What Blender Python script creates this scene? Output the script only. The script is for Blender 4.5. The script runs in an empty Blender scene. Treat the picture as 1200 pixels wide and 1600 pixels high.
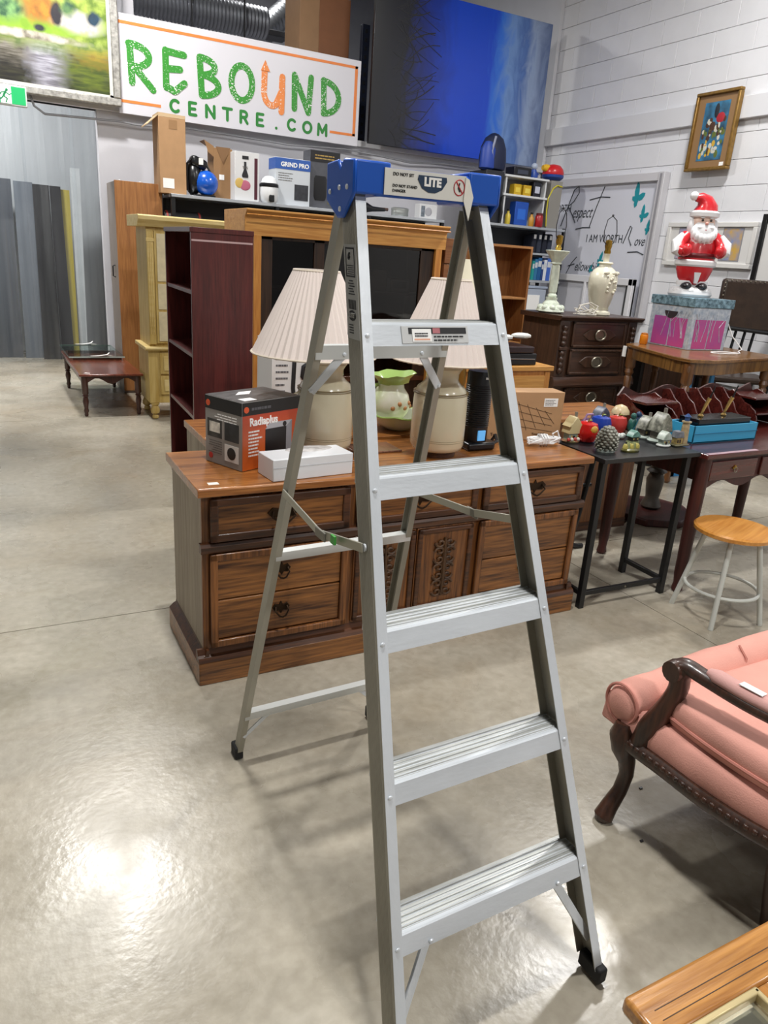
import bpy, bmesh, math, random
from mathutils import Vector as V, Matrix, Euler
random.seed(7)
PI = math.pi
scn = bpy.context.scene
COL = scn.collection
# ---------------------------------------------------------------- camera
CAM = V((0.0, 0.0, 1.5897)); FPX = 1148.6; PITCH = .3351; ROLL = .0698; YAW = .50
_f0 = V((math.sin(YAW), math.cos(YAW), 0)); _r0 = V((math.cos(YAW), -math.sin(YAW), 0)); _z = V((0, 0, 1))
FWD = _f0*math.cos(PITCH) - _z*math.sin(PITCH)
_u0 = _r0.cross(FWD)
RGT = _r0*math.cos(ROLL) + _u0*math.sin(ROLL)
UPV = -_r0*math.sin(ROLL) + _u0*math.cos(ROLL)
cd = bpy.data.cameras.new('camera'); co = bpy.data.objects.new('camera', cd); COL.objects.link(co)
m = Matrix((RGT, UPV, -FWD)).transposed().to_4x4(); m.translation = CAM; co.matrix_world = m
cd.sensor_fit = 'VERTICAL'; cd.sensor_height = 36.0; cd.lens = FPX/1600*36.0; cd.clip_start = .02; cd.clip_end = 100
scn.camera = co
# ---------------------------------------------------------------- world, lamps, exposure
wd = bpy.data.worlds.new('world'); scn.world = wd; wd.use_nodes = True
wd.node_tree.nodes['Background'].inputs[0].default_value = (.82, .88, 1, 1)
wd.node_tree.nodes['Background'].inputs[1].default_value = .2
def area(name, loc, sx, sy, power, col=(1, .98, .95), rot=(0, 0, 0)):
    l = bpy.data.lights.new(name, 'AREA'); l.shape = 'RECTANGLE'; l.size = sx; l.size_y = sy; l.energy = power; l.color = col
    o = bpy.data.objects.new(name, l); COL.objects.link(o); o.location = loc; o.rotation_euler = rot
    return o
LP = 135
for (x, y, k, s_) in ((.75, 1.7, 1.0, .30), (.8, 7.2, 1.45, .5), (1.6, -3.4, 1.5, .6), (5.0, 4.2, 1.25, .6), (-3.8, 3.0, .5, .8), (5.2, -2.0, .6, .8)):
    area('ceiling_or_fill_lamp', (x, y, 5.4), s_, s_*.55, LP*k)
area('ceiling_or_fill_lamp', (-.6, 10.0, 4.15), .8, .4, 130)  # fill lamp added to brighten the curtain and its recess
area('ceiling_or_fill_lamp', (3.4, 11.3, 5.7), .8, .4, 60)  # fill lamp added to lift the dark area above the mezzanine
scn.view_settings.view_transform = 'Standard'; scn.view_settings.look = 'None'
scn.view_settings.exposure = .25; scn.view_settings.gamma = 1.0; scn.view_settings.use_curve_mapping = False

def ray(px, py): return FWD + RGT*((px-600)/FPX) - UPV*((py-800)/FPX)
def GZ(px, py, z=0.):
    d = ray(px, py); return CAM + d*((z-CAM.z)/d.z)
def GY(px, py, y):
    d = ray(px, py); return CAM + d*(y/d.y)
def GX(px, py, x):
    d = ray(px, py); return CAM + d*(x/d.x)
# ---------------------------------------------------------------- materials
MATS = {}
def _n(nt, t, **k):
    n = nt.nodes.new(t)
    for a, b in k.items(): setattr(n, a, b)
    return n
def S(c):
    if isinstance(c, str):
        c = c.lstrip('#'); c = tuple(int(c[i:i+2], 16)/255 for i in (0, 2, 4))
        c = tuple(x/12.92 if x <= .04045 else ((x+.055)/1.055)**2.4 for x in c)
    return (*c[:3], 1)
def mat(name, col, rough=.5, metal=0, var=.0, scale=8, bump=0, bscale=60, spec=.5, coat=0, stretch=None, col2=None, trans=0, alpha=1, emis=0, aniso=0, detail=4):
    if name in MATS: return MATS[name]
    mt = bpy.data.materials.new(name); MATS[name] = mt; mt.use_nodes = True; nt = mt.node_tree; b = nt.nodes['Principled BSDF']
    c = S(col); b.inputs['Base Color'].default_value = c; b.inputs['Roughness'].default_value = rough; b.inputs['Metallic'].default_value = metal
    b.inputs['Specular IOR Level'].default_value = spec; b.inputs['Coat Weight'].default_value = coat; b.inputs['Coat Roughness'].default_value = .12
    if trans: b.inputs['Transmission Weight'].default_value = trans
    if alpha < 1: b.inputs['Alpha'].default_value = alpha
    if emis: b.inputs['Emission Color'].default_value = c; b.inputs['Emission Strength'].default_value = emis
    if var or bump or col2:
        tc = _n(nt, 'ShaderNodeTexCoord'); mp = _n(nt, 'ShaderNodeMapping'); nt.links.new(tc.outputs['Object'], mp.inputs[0])
        if stretch: mp.inputs['Scale'].default_value = stretch
    if var or col2:
        no = _n(nt, 'ShaderNodeTexNoise'); no.inputs['Scale'].default_value = scale; no.inputs['Detail'].default_value = detail
        nt.links.new(mp.outputs[0], no.inputs[0])
        rp = _n(nt, 'ShaderNodeValToRGB'); e = rp.color_ramp.elements
        if col2: e[0].color = c; e[1].color = S(col2)
        else:
            e[0].color = (*[x*(1-var) for x in c[:3]], 1); e[1].color = (*[min(1, x*(1+var)) for x in c[:3]], 1)
        e[0].position = .32; e[1].position = .68
        nt.links.new(no.outputs[0], rp.inputs[0]); nt.links.new(rp.outputs[0], b.inputs['Base Color'])
    if bump:
        nb = _n(nt, 'ShaderNodeTexNoise'); nb.inputs['Scale'].default_value = bscale; nb.inputs['Detail'].default_value = 3
        nt.links.new(mp.outputs[0], nb.inputs[0]); bp = _n(nt, 'ShaderNodeBump'); bp.inputs['Strength'].default_value = bump; bp.inputs['Distance'].default_value = .01
        nt.links.new(nb.outputs[0], bp.inputs['Height']); nt.links.new(bp.outputs[0], b.inputs['Normal'])
    return mt
def wood(name, dark, light, axis='x', rough=.4, scale=1.0, coat=.0, grain=1.0):
    """wood with grain running along one axis of the object"""
    if name in MATS: return MATS[name]
    mt = bpy.data.materials.new(name); MATS[name] = mt; mt.use_nodes = True; nt = mt.node_tree; b = nt.nodes['Principled BSDF']
    b.inputs['Roughness'].default_value = rough; b.inputs['Coat Weight'].default_value = coat; b.inputs['Coat Roughness'].default_value = .15
    tc = _n(nt, 'ShaderNodeTexCoord'); mp = _n(nt, 'ShaderNodeMapping'); nt.links.new(tc.outputs['Object'], mp.inputs[0])
    s = [16*scale]*3; s['xyz'.index(axis)] = .9*scale; mp.inputs['Scale'].default_value = s
    n1 = _n(nt, 'ShaderNodeTexNoise'); n1.inputs['Scale'].default_value = 1.6; n1.inputs['Detail'].default_value = 5; n1.inputs['Distortion'].default_value = .9
    nt.links.new(mp.outputs[0], n1.inputs[0])
    w = _n(nt, 'ShaderNodeTexNoise'); w.inputs['Scale'].default_value = 7; w.inputs['Detail'].default_value = 6
    nt.links.new(mp.outputs[0], w.inputs[0])
    mx = _n(nt, 'ShaderNodeMix'); mx.inputs[0].default_value = .5*grain; nt.links.new(n1.outputs[0], mx.inputs[2]); nt.links.new(w.outputs[0], mx.inputs[3])
    rp = _n(nt, 'ShaderNodeValToRGB'); e = rp.color_ramp.elements; e[0].position = .36; e[0].color = S(dark); e[1].position = .62; e[1].color = S(light)
    nt.links.new(mx.outputs[0], rp.inputs[0]); nt.links.new(rp.outputs[0], b.inputs['Base Color'])
    bp = _n(nt, 'ShaderNodeBump'); bp.inputs['Strength'].default_value = .15; bp.inputs['Distance'].default_value = .004
    nt.links.new(mx.outputs[0], bp.inputs['Height']); nt.links.new(bp.outputs[0], b.inputs['Normal'])
    return mt
# ---------------------------------------------------------------- mesh builder
class MB:
    def __init__(s): s.v = []; s.f = []
    def add(s, vs, fs, M=None):
        o = len(s.v)
        for p in vs: s.v.append(tuple(M @ V(p)) if M else tuple(p))
        s.f += [[i+o for i in f] for f in fs]; return s
    def box(s, x0, x1, y0, y1, z0, z1, M=None):
        return s.add([(x0,y0,z0),(x1,y0,z0),(x1,y1,z0),(x0,y1,z0),(x0,y0,z1),(x1,y0,z1),(x1,y1,z1),(x0,y1,z1)],
                     [(3,2,1,0),(4,5,6,7),(0,1,5,4),(1,2,6,5),(2,3,7,6),(3,0,4,7)], M)
    def cb(s, c, sz, rot=(0,0,0)):
        M = Matrix.Translation(V(c)) @ Euler(rot).to_matrix().to_4x4(); a, b, d = sz[0]/2, sz[1]/2, sz[2]/2
        return s.box(-a, a, -b, b, -d, d, M)
    def loft(s, rings, caps=True, closed=False):
        n = len(rings[0]); o = len(s.v)
        for r in rings: s.v += [tuple(p) for p in r]
        k = len(rings)
        for i in range(k if closed else k-1):
            a = o+i*n; b = o+((i+1) % k)*n
            for j in range(n): s.f.append([a+j, a+(j+1) % n, b+(j+1) % n, b+j])
        if caps and not closed:
            s.f.append([o+j for j in range(n)][::-1]); s.f.append([o+(k-1)*n+j for j in range(n)])
        return s
    def tube(s, pts, r, n=8, closed=False, caps=True, flat=1.0):
        pts = [V(p) for p in pts]; k = len(pts); rings = []
        up = None
        for i, p in enumerate(pts):
            if closed: t = pts[(i+1) % k]-pts[i-1]
            else: t = pts[min(i+1, k-1)]-pts[max(i-1, 0)]
            t.normalize()
            if up is None: up = V((0, 0, 1)) if abs(t.z) < .9 else V((0, 1, 0))
            a = t.cross(up)
            if a.length < 1e-4: a = t.cross(V((1, 0, 0)))
            a.normalize(); b = a.cross(t); up = b
            rr = r[i] if isinstance(r, (list, tuple)) else r
            rings.append([p + a*(rr*math.cos(2*PI*j/n)) + b*(rr*flat*math.sin(2*PI*j/n)) for j in range(n)])
        return s.loft(rings, caps, closed)
    def lathe(s, prof, n=20, c=(0,0,0), axis='z', sq=1.0):
        rings = []
        for (r, h) in prof:
            ring = []
            for j in range(n):
                a = 2*PI*j/n; x, y = r*math.cos(a), r*math.sin(a)*sq
                q = {'z': (x, y, h), 'y': (x, -h, y), 'x': (h, x, y)}[axis]
                ring.append(V(q)+V(c))
            rings.append(ring)
        return s.loft(rings)
    def prism(s, poly, a, b, axis='z', M=None):
        def q(u, w, h): return {'z': (u, w, h), 'y': (u, h, w), 'x': (h, u, w)}[axis]
        n = len(poly); vs = [q(u, w, a) for u, w in poly]+[q(u, w, b) for u, w in poly]
        fs = [list(range(n))[::-1], list(range(n, 2*n))]+[[i, (i+1) % n, n+(i+1) % n, n+i] for i in range(n)]
        return s.add(vs, fs, M)
    def ball(s, c, r, nu=14, nv=9, M=None):
        if not isinstance(r, (tuple, list)): r = (r, r, r)
        vs = []; fs = []
        for i in range(1, nv):
            th = PI*i/nv
            for j in range(nu):
                ph = 2*PI*j/nu; vs.append((c[0]+r[0]*math.sin(th)*math.cos(ph), c[1]+r[1]*math.sin(th)*math.sin(ph), c[2]+r[2]*math.cos(th)))
        vs.append((c[0], c[1], c[2]+r[2])); vs.append((c[0], c[1], c[2]-r[2])); T, B = len(vs)-2, len(vs)-1
        for i in range(nv-2):
            for j in range(nu):
                a = i*nu+j; b = i*nu+(j+1) % nu; fs.append([a, a+nu, b+nu, b])
        for j in range(nu):
            fs.append([T, j, (j+1) % nu]); k = (nv-2)*nu; fs.append([B, k+(j+1) % nu, k+j])
        return s.add(vs, fs, M)
    def stroke(s, pts, w, y0, y1, n=8):
        """flat marker stroke in the x-z plane from depth y0 to y1, width w, round caps"""
        pts = [V((p[0], p[1])) for p in pts]; s.k = getattr(s, 'k', 0)
        for i, p in enumerate(pts):
            s.k += 1; y0 -= 1.3e-5*(1 if y0 < y1 else -1)
            s.prism([(p.x+w/2*math.cos(2*PI*j/n), p.y+w/2*math.sin(2*PI*j/n)) for j in range(n)], y0, y1, 'y')
            if i:
                q = pts[i-1]; d = p-q
                if d.length < 1e-6: continue
                nn = V((-d.y, d.x)).normalized()*(w/2)
                s.prism([tuple(q+nn), tuple(q-nn), tuple(p-nn), tuple(p+nn)], y0-6e-6*(1 if y0 < y1 else -1)-1e-6*(s.k % 7), y1, 'y')
        return s
    def build(s, name, mt, parent=None, smooth=40, bevel=0, seg=2, loc=None, sub=0, kind=None):
        me = bpy.data.meshes.new(name); me.from_pydata(s.v, [], s.f); 
        bm = bmesh.new(); bm.from_mesh(me); bmesh.ops.recalc_face_normals(bm, faces=bm.faces); bm.to_mesh(me); bm.free()
        if smooth:
            for p in me.polygons: p.use_smooth = True
            me.set_sharp_from_angle(angle=math.radians(smooth))
        me.materials.append(mt)
        o = bpy.data.objects.new(name, me); COL.objects.link(o)
        if parent: o.parent = parent
        if loc is not None: o.location = loc
        if bevel:
            b = o.modifiers.new('bevel', 'BEVEL'); b.width = bevel; b.segments = seg; b.limit_method = 'ANGLE'; b.angle_limit = math.radians(35)
        if sub:
            u = o.modifiers.new('sub', 'SUBSURF'); u.levels = sub; u.render_levels = sub
        if kind: o['kind'] = kind
        return o
def tag(o, label, cat, group=None):
    o['label'] = label; o['category'] = cat
    if group: o['group'] = group
    return o
def thing(name, label, cat, loc=(0,0,0), rz=0, group=None):
    o = bpy.data.objects.new(name, None); COL.objects.link(o); o.location = loc; o.rotation_euler = (0, 0, rz); o.empty_display_size = .05
    return tag(o, label, cat, group)
def struct(o): o['kind'] = 'structure'; return o
def text(body, size, mt, parent, loc, rot=(PI/2, 0, 0), name='lettering', ext=.0008, align='CENTER', sx=1.0, bold=0.0, shear=0):
    cu = bpy.data.curves.new('t', 'FONT'); cu.body = body; cu.size = size; cu.extrude = ext; cu.align_x = align; cu.align_y = 'CENTER'; cu.offset = bold; cu.shear = shear; cu.resolution_u = 3
    o = bpy.data.objects.new('t', cu); COL.objects.link(o)
    dg = bpy.context.evaluated_depsgraph_get(); me = bpy.data.meshes.new_from_object(o.evaluated_get(dg)); me.name = name
    bpy.data.objects.remove(o); bpy.data.curves.remove(cu)
    me.materials.clear(); me.materials.append(mt)
    o = bpy.data.objects.new(name, me); COL.objects.link(o); o.parent = parent; o.location = loc; o.rotation_euler = rot; o.scale = (sx, 1, 1)
    return o
def lines(parent, x0, x1, z0, z1, y, n, mt, name='print_lines', fill=.55, seed=1, axis='y'):
    """rows of tiny print: flat little bars"""
    rnd = random.Random(seed); b = MB(); dz = (z1-z0)/n
    for i in range(n):
        x = x0; z = z1-(i+.5)*dz
        end = x1-(x1-x0)*rnd.uniform(0, .35)
        while x < end:
            w = (x1-x0)*rnd.uniform(.06, .2); e = min(x+w, end)
            if axis == 'y': b.box(x, e, y-.0006, y, z-dz*fill/2, z+dz*fill/2)
            else: b.box(y-.0006, y, x, e, z-dz*fill/2, z+dz*fill/2)
            x = e+(x1-x0)*.025
    return b.build(name, mt, parent, smooth=0)
def copy_tree(o, parent=None, **kw):
    c = o.copy(); COL.objects.link(c)
    if parent: c.parent = parent
    for ch in list(o.children): copy_tree(ch, c)
    for k, v in kw.items(): c[k] = v
    return c
WHITE = lambda: mat('white_print', '#f2f2f0', .6)
BLACK = lambda: mat('black_print', '#15161a', .6)
# ================================================================= the setting
TB = 8.9; SR = 7.0; TF = 13.5; ZC = 6.2; XL = -7.5; YN = -6.5
def floor_mat():
    mt = bpy.data.materials.new('stained_concrete'); mt.use_nodes = True; nt = mt.node_tree; b = nt.nodes['Principled BSDF']
    tc = _n(nt, 'ShaderNodeTexCoord')
    def noise(sc, det=4, dis=0):
        n = _n(nt, 'ShaderNodeTexNoise'); n.inputs['Scale'].default_value = sc; n.inputs['Detail'].default_value = det; n.inputs['Distortion'].default_value = dis
        nt.links.new(tc.outputs['Object'], n.inputs[0]); return n
    def ramp(src, stops):
        r = _n(nt, 'ShaderNodeValToRGB'); e = r.color_ramp.elements
        while len(e) < len(stops): e.new(.5)
        for i, (p, c) in enumerate(stops): e[i].position = p; e[i].color = S(c)
        nt.links.new(src.outputs[0], r.inputs[0]); return r
    def mix(a, bb, f, bt='MIX'):
        m = _n(nt, 'ShaderNodeMix', data_type='RGBA', blend_type=bt)
        if isinstance(f, float): m.inputs[0].default_value = f
        else: nt.links.new(f.outputs[0], m.inputs[0])
        nt.links.new(a.outputs[2 if a.type == 'MIX' else 0], m.inputs[6]); nt.links.new(bb.outputs[2 if bb.type == 'MIX' else 0], m.inputs[7]); return m
    base = ramp(noise(.9, 8, .6), [(.3, '#8f897c'), (.5, '#ada697'), (.7, '#c4beb0')])
    fine = ramp(noise(26, 9, .2), [(.25, '#c9c6bf'), (.75, '#ffffff')])
    c1 = mix(base, fine, .6, 'MULTIPLY')
    br = ramp(noise(1.1, 7, 1.0), [(.50, '#000000'), (.72, '#a8a8a8')])
    brc = ramp(noise(9, 5), [(.3, '#85745a'), (.7, '#a08c6c')])
    c2 = mix(c1, brc, br)
    dk = ramp(noise(1.6, 9, 1.6), [(.56, '#000000'), (.76, '#808080')])
    dkc = ramp(noise(20), [(.3, '#7f7d76'), (.7, '#8f8c84')])
    c3 = mix(c2, dkc, dk)
    nt.links.new(c3.outputs[2], b.inputs['Base Color'])
    rr = ramp(noise(3.2, 6, .5), [(.3, '#767676'), (.7, '#a8a8a8')]); nt.links.new(rr.outputs[0], b.inputs['Roughness'])
    bp = _n(nt, 'ShaderNodeBump'); bp.inputs['Strength'].default_value = .08; bp.inputs['Distance'].default_value = .01
    nt.links.new(noise(45, 6).outputs[0], bp.inputs['Height']); nt.links.new(bp.outputs[0], b.inputs['Normal'])
    return mt
FM = floor_mat()
FLR = struct(MB().box(XL, SR, YN, TF, -.2, -.012).build('floor', mat('joint_dirt', '#55524c', .9), smooth=0))
# slabs separated by real saw-cut joints
JX = [XL, -1.2, 2.83, SR]; JY = [YN, -.9, 3.11, 7.1, TF]
for i in range(3):
    for j in range(4):
        MB().box(JX[i]+.0025, JX[i+1]-.0025, JY[j]+.0025, JY[j+1]-.0025, -.012, 0).build('concrete_slab', FM, FLR, smooth=0)
PW = mat('painted_wall', '#c6c6cc', .55, var=.04, scale=2, bump=.05, bscale=40)
GW = mat('grey_wall', '#a9a8ad', .6, var=.03, scale=2)
XJ = 1.19        # left end of the office wall, next to the plastic curtain
wb = MB().box(XJ, SR, TB, TB+.12, 0, 2.82).build('wall_back', PW, smooth=0); struct(wb)
struct(MB().box(1.52, 1.62, TB+.12, 11.6, 0, 4.3).build('wall_recess_side', GW, smooth=0))
struct(MB().box(-3.2, XJ+.1, TB, TB+.1, 2.80, 4.3).build('wall_bulkhead', GW, smooth=0))
struct(MB().box(XL, 1.62, 11.6, 11.72, 0, 4.4).build('wall_recess_back', mat('pale_panel_wall', '#c3c7ca', .6, var=.08, scale=1.2, stretch=(1, 1, .1)), smooth=0))
struct(MB().box(XL, 1.62, TB+.1, 11.72, 4.3, 4.4).build('ceiling_recess', GW, smooth=0))
struct(MB().box(1.62, SR, TB+.12, TF, 2.70, 2.82).build('mezzanine_deck', GW, smooth=0))
struct(MB().box(XL, SR+.3, TF, TF+.15, 0, ZC).build('wall_far', mat('far_wall', '#8d8f94', .7, var=.04), smooth=0))
DIM = mat('dim_wall', '#86868a', .7)
struct(MB().box(XL-.15, XL, YN, TF, 0, ZC).build('wall_left', DIM, smooth=0))
struct(MB().box(XL, SR+.3, YN-.15, YN, 0, ZC).build('wall_behind', DIM, smooth=0))
struct(MB().box(XL-.15, SR+.3, YN-.15, TF+.15, ZC, ZC+.1).build('ceiling', mat('ceiling_deck', '#77797d', .7, var=.05), smooth=0))
# block wall: plain core, blocks in view as pieces
wr = MB().box(SR+.03, SR+.25, YN, TF, 0, ZC).build('wall_right', mat('mortar_paint', '#cfd0d4', .7), smooth=0); struct(wr)
BH, BL = .25, .5
CMU = mat('painted_block', '#dcdde1', .5, var=.03, scale=3, bump=.12, bscale=55)
bm_me = None
nb = 0
for k in range(2, 24):
    for j in range(-2, 15):
        y0 = 2.6+j*BL+(BL/2 if k % 2 else 0); z0 = .01+k*BH
        if abs(z0-3.13) < .12 or nb >= 299: continue
        # only where the photograph shows the wall
        c = V((SR, y0+BL/2, z0+BH/2))-CAM; dz = c.dot(FWD)
        if dz < .5: continue
        px, py = 600+FPX*c.dot(RGT)/dz, 800-FPX*c.dot(UPV)/dz
        if px < 790 or px > 1290 or py < -60 or py > 640: continue
        if bm_me is None:
            o = MB().box(0, .04, .002, BL-.002, .002, BH-.002).build('block', CMU, wr, smooth=0, bevel=.003, seg=1); bm_me = o
        else:
            o = bm_me.copy(); COL.objects.link(o); o.parent = wr
        o.location = (SR-.004, y0, z0); nb += 1
# fill courses where no single block shows: nearer the camera and the plain ledge band
MB().box(SR, SR+.03, YN, 2.55, 0, ZC).build('near_blocks', CMU, wr, smooth=0)
lg = MB().box(SR-.06, SR+.03, 2.0, TB, 3.13, 3.335)
lg.build('ledge', mat('ledge_paint', '#d6d7db', .55), wr, smooth=0, bevel=.004)
MB().box(SR-.05, SR+.03, TB, TF, 0, ZC).build('upper_blocks', CMU, wr, smooth=0)
# bulkhead lip / conduit along the bottom of the sign
lip = struct(MB().box(XJ-2.6, SR, TB-.05, TB+.13, 2.80, 2.865).build('trim_1', mat('lip_white', '#d4d5d8', .5), smooth=0, bevel=.004))
pts = [GY(x, y, TB-.07) for x, y in ((45, 142), (53, 165), (70, 178), (110, 182), (190, 190), (215, 195), (290, 200), (380, 214), (450, 226), (540, 233), (590, 243), (640, 254), (690, 256), (740, 262))]
tag(MB().tube(pts, .011, 6).build('conduit', mat('conduit_grey', '#8d8e92', .4, metal=.3)), 'thin grey electrical conduit running along the wall below the green sign', 'conduit')
# ================================================================= step ladder
ALU = mat('aluminium', '#d3d9df', .36, metal=.2, var=.08, scale=5, stretch=(1, 1, .4), bump=.06, bscale=120)
ALUD = mat('aluminium_web', '#a19e92', .5, metal=.45, var=.16, scale=6, stretch=(1, 1, .5))
RUB = mat('black_rubber', '#1b1b1c', .7)
BLUE = mat('blue_plastic', '#0b52b8', .38, var=.05)
LH, DF, WB_, WT_ = 1.73, .6053, .2675, .1471
LAD = thing('step_ladder', 'tall silver aluminium step ladder with bright blue top cap, standing open', 'ladder', (.852, 1.445, .004), .0184)
LAD.rotation_euler = (0, -.0148, .0184)
def lhw(z): return WB_+(WT_-WB_)*z/LH
def lyf(z): return -DF*(1-z/LH)
rib = []
D_ = .064
for i in range(9):
    v = .006+i*(D_-.012)/8; rib += [(0, v-.0014), (-.0012, v), (0, v+.0014)]
prof = [(0, 0)]+rib+[(0, D_), (.023, D_), (.023, D_-.003), (.003, D_-.003), (.003, .003), (.023, .003), (.023, 0)]
for sx in (-1, 1):
    rings = []
    for z in (0.028, .5, 1.1, 1.70):
        rings.append([(sx*(lhw(z)+.0115-u), lyf(z)+v, z) for u, v in prof])
    MB().loft(rings).build('front_rail', ALUD if sx < 0 else ALUD, LAD, smooth=25)
    # bright front flange face is part of the same extrusion: lighter strip with the light it catches put into its colour
    rings = [[(sx*(lhw(z)+.0112-u), lyf(z)+v, z) for u, v in ((0, -.0012), (0, .0002), (.023, .0002), (.023, -.0012))] for z in (.03, .6, 1.2, 1.695)]
    MB().loft(rings).build('rail_flange', ALU, LAD, smooth=30)
    f = MB(); z = .0
    f.prism([(sx*(lhw(0)+.0135), -DF-.003), (sx*(lhw(0)-.014), -DF-.003), (sx*(lhw(0)-.014), -DF+D_+.003), (sx*(lhw(0)+.0135), -DF+D_+.003)], 0, .042, 'z')
    f.build('rubber_foot', RUB, LAD, bevel=.005)
Z1, ZP = .2742, .2903
for k in range(5):
    zr = Z1+k*ZP; zt = zr+.023; y = lyf(zr)+.0015; w0 = lhw(zr)+.003
    dep = .082; hh = .043
    sk = DF/LH; pr = [(y-(hh-.023)*sk, zt-hh), (y+.020*sk, zt-.003), (y+.023*sk+.002, zt), (y+.016, zt)]
    for g in range(4):
        a = y+.018+g*.0155; pr += [(a, zt), (a+.0015, zt+.0016), (a+.003, zt), (a+.006, zt), (a+.0075, zt+.0016), (a+.009, zt)]
    pr += [(y+dep-.002, zt), (y+dep, zt-.003), (y+dep, zt-.03), (y+dep-.003, zt-.03), (y+dep-.003, zt-.004), (y+.003+.019*sk, zt-.004), (y+.003-(hh-.023)*sk, zt-hh)]
    st = MB().prism(pr, -w0, w0, 'x').build('step', mat('step_aluminium', '#ccd2d8', .42, metal=.2, var=.08, scale=9, stretch=(.4, 3, 1), bump=.05, bscale=90), LAD, smooth=20)
    tp = [(y+.017, zt)]
    for g in range(5):
        a = y+.019+g*.0122; tp += [(a, zt+.0004), (a+.0008, zt+.0028), (a+.0022, zt+.0028), (a+.003, zt+.0004)]
    tp += [(y+dep-.001, zt+.0004), (y+dep-.001, zt-.0005), (y+.017, zt-.0005)]
    MB().prism(tp, -w0+.004, w0-.004, 'x').build('tread', mat('tread_aluminium', '#9fa19e', .45, metal=.5, col2='#c2c4c2', scale=11, stretch=(.6, 5, 1), detail=8), st, smooth=20)
    for sx in (-1, 1):
        MB().lathe([(.0055, 0), (.005, .0018), (.003, .003), (.0004, .0034)], 10, (sx*lhw(zr), y-.0027, zr), 'y').build('rivet', ALU, LAD)
# knee braces under the lowest step
for sx in (-1, 1):
    a = V((sx*.168, -.500, .262)); b = V((sx*.262, -.553, .09)); d = (b-a); 
    n = V((d.z, 0, -d.x)).normalized()*.010
    MB().loft([[a+n+V((0,-.002,0)), a-n+V((0,-.002,0)), a-n+V((0,.006,0)), a+n+V((0,.006,0))], [b+n+V((0,-.002,0)), b-n+V((0,-.002,0)), b-n+V((0,.006,0)), b+n+V((0,.006,0))]]).build('knee_brace', ALU, LAD, bevel=.001)
    MB().lathe([(.006, 0), (.004, .003), (.0004, .0035)], 8, (sx*.17, lyf(.265)-.001, .262), 'y').build('rivet', ALU, LAD)
# rear frame
RY0, RZ0, RYF = .062, 1.66, .538
def rx(z): return .163+(.257-.163)*(1-z/RZ0)
def ry(z): return RY0+(RYF-RY0)*(1-z/RZ0)
rp = [(0, 0), (.018, 0), (.018, .003), (.003, .003), (.003, .033), (.018, .033), (.018, .036), (0, .036)]
for sx in (-1, 1):
    MB().loft([[(sx*(rx(z)-u), ry(z)-.018+v, z) for u, v in rp] for z in (.03, .8, RZ0+.03)]).build('rear_rail', ALUD, LAD, smooth=25)
    MB().prism([(sx*(rx(0)+.006), ry(0)-.026), (sx*(rx(0)-.022), ry(0)-.026), (sx*(rx(0)-.022), ry(0)+.026), (sx*(rx(0)+.006), ry(0)+.026)], 0, .045).build('rubber_foot', RUB, LAD, bevel=.006)
RBM = mat('bar_aluminium', '#d3d6d4', .42, metal=.4)
for z, hgt in ((1.37, .016), (.805, .012), (.192, .012)):
    x = rx(z)-.002; y = ry(z)
    MB().loft([[(-x, y-.018, z-hgt), (-x, y-.018, z+hgt), (-x, y+.010, z+hgt), (-x, y+.010, z+hgt-.003), (-x, y-.015, z+hgt-.003), (-x, y-.015, z-hgt)],
               [(x, y-.018, z-hgt), (x, y-.018, z+hgt), (x, y+.010, z+hgt), (x, y+.010, z+hgt-.003), (x, y-.015, z+hgt-.003), (x, y-.015, z-hgt)]]).build('rear_bar', RBM, LAD, smooth=0)
def bar(a, b, w, t, name, mt):
    a, b = V(a), V(b); d = (b-a).normalized(); s = d.cross(V((0, 1, 0)));
    if s.length < .3: s = d.cross(V((1, 0, 0)))
    s.normalize(); n = d.cross(s).normalized(); s = s*w/2; n = n*t/2
    return MB().loft([[p+s+n, p-s+n, p-s-n, p+s-n] for p in (a, b)]).build(name, mt, LAD, bevel=.0008, seg=1)
for sx in (-1, 1):
    bar((sx*.105, ry(1.365)-.016, 1.365), (sx*(rx(1.28)-.008), ry(1.28)-.018, 1.275), .02, .004, 'corner_brace', ALU)
    bar((sx*.165, ry(.18)-.012, .18), (sx*(rx(.11)-.008), ry(.11)-.014, .10), .014, .004, 'corner_brace', ALU)
    for px_, zz in ((.105, 1.365), (rx(1.28)-.008, 1.278)):
        MB().lathe([(.005, 0), (.004, .003), (.0004, .004)], 8, (sx*px_, ry(zz)-.020, zz), 'y').build('rivet', ALU, LAD)
# spreaders: two hinged links each side
for sx, e in ((-1, -.004), (1, -.012)):
    x0 = sx*(rx(1.0)+.004); x1 = sx*(lhw(1.02)+.018)
    a = V((x0, ry(1.0), 1.0 if sx < 0 else .955)); c = V((x1, lyf(1.03)+.03, 1.03)); bmid = V((sx*.236, -.055 if sx < 0 else .035, 1.008+e if sx < 0 else .965))
    for p, q in ((a, bmid), (bmid, c)):
        d = (q-p).normalized(); s = d.cross(V((1, 0, 0))).normalized()*.010; t = V((.002, 0, 0))
        MB().loft([[r+s+t, r-s+t, r-s-t, r+s-t] for r in (p, q)]).build('spreader_link', mat('spreader_steel', '#a7a598', .45, metal=.6), LAD, bevel=.001, seg=1)
    MB().lathe([(.008, 0), (.008, .004), (.002, .006)], 10, (x1-.002 if sx > 0 else x1+.002, c.y, c.z), 'x').build('rivet', ALU, LAD)
    MB().cb(bmid, (.006, .05, .022), (.1*0, 0, 0)).build('spreader_hinge', mat('hinge_steel', '#7d7b72', .5, metal=.6), LAD, bevel=.002)
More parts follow.
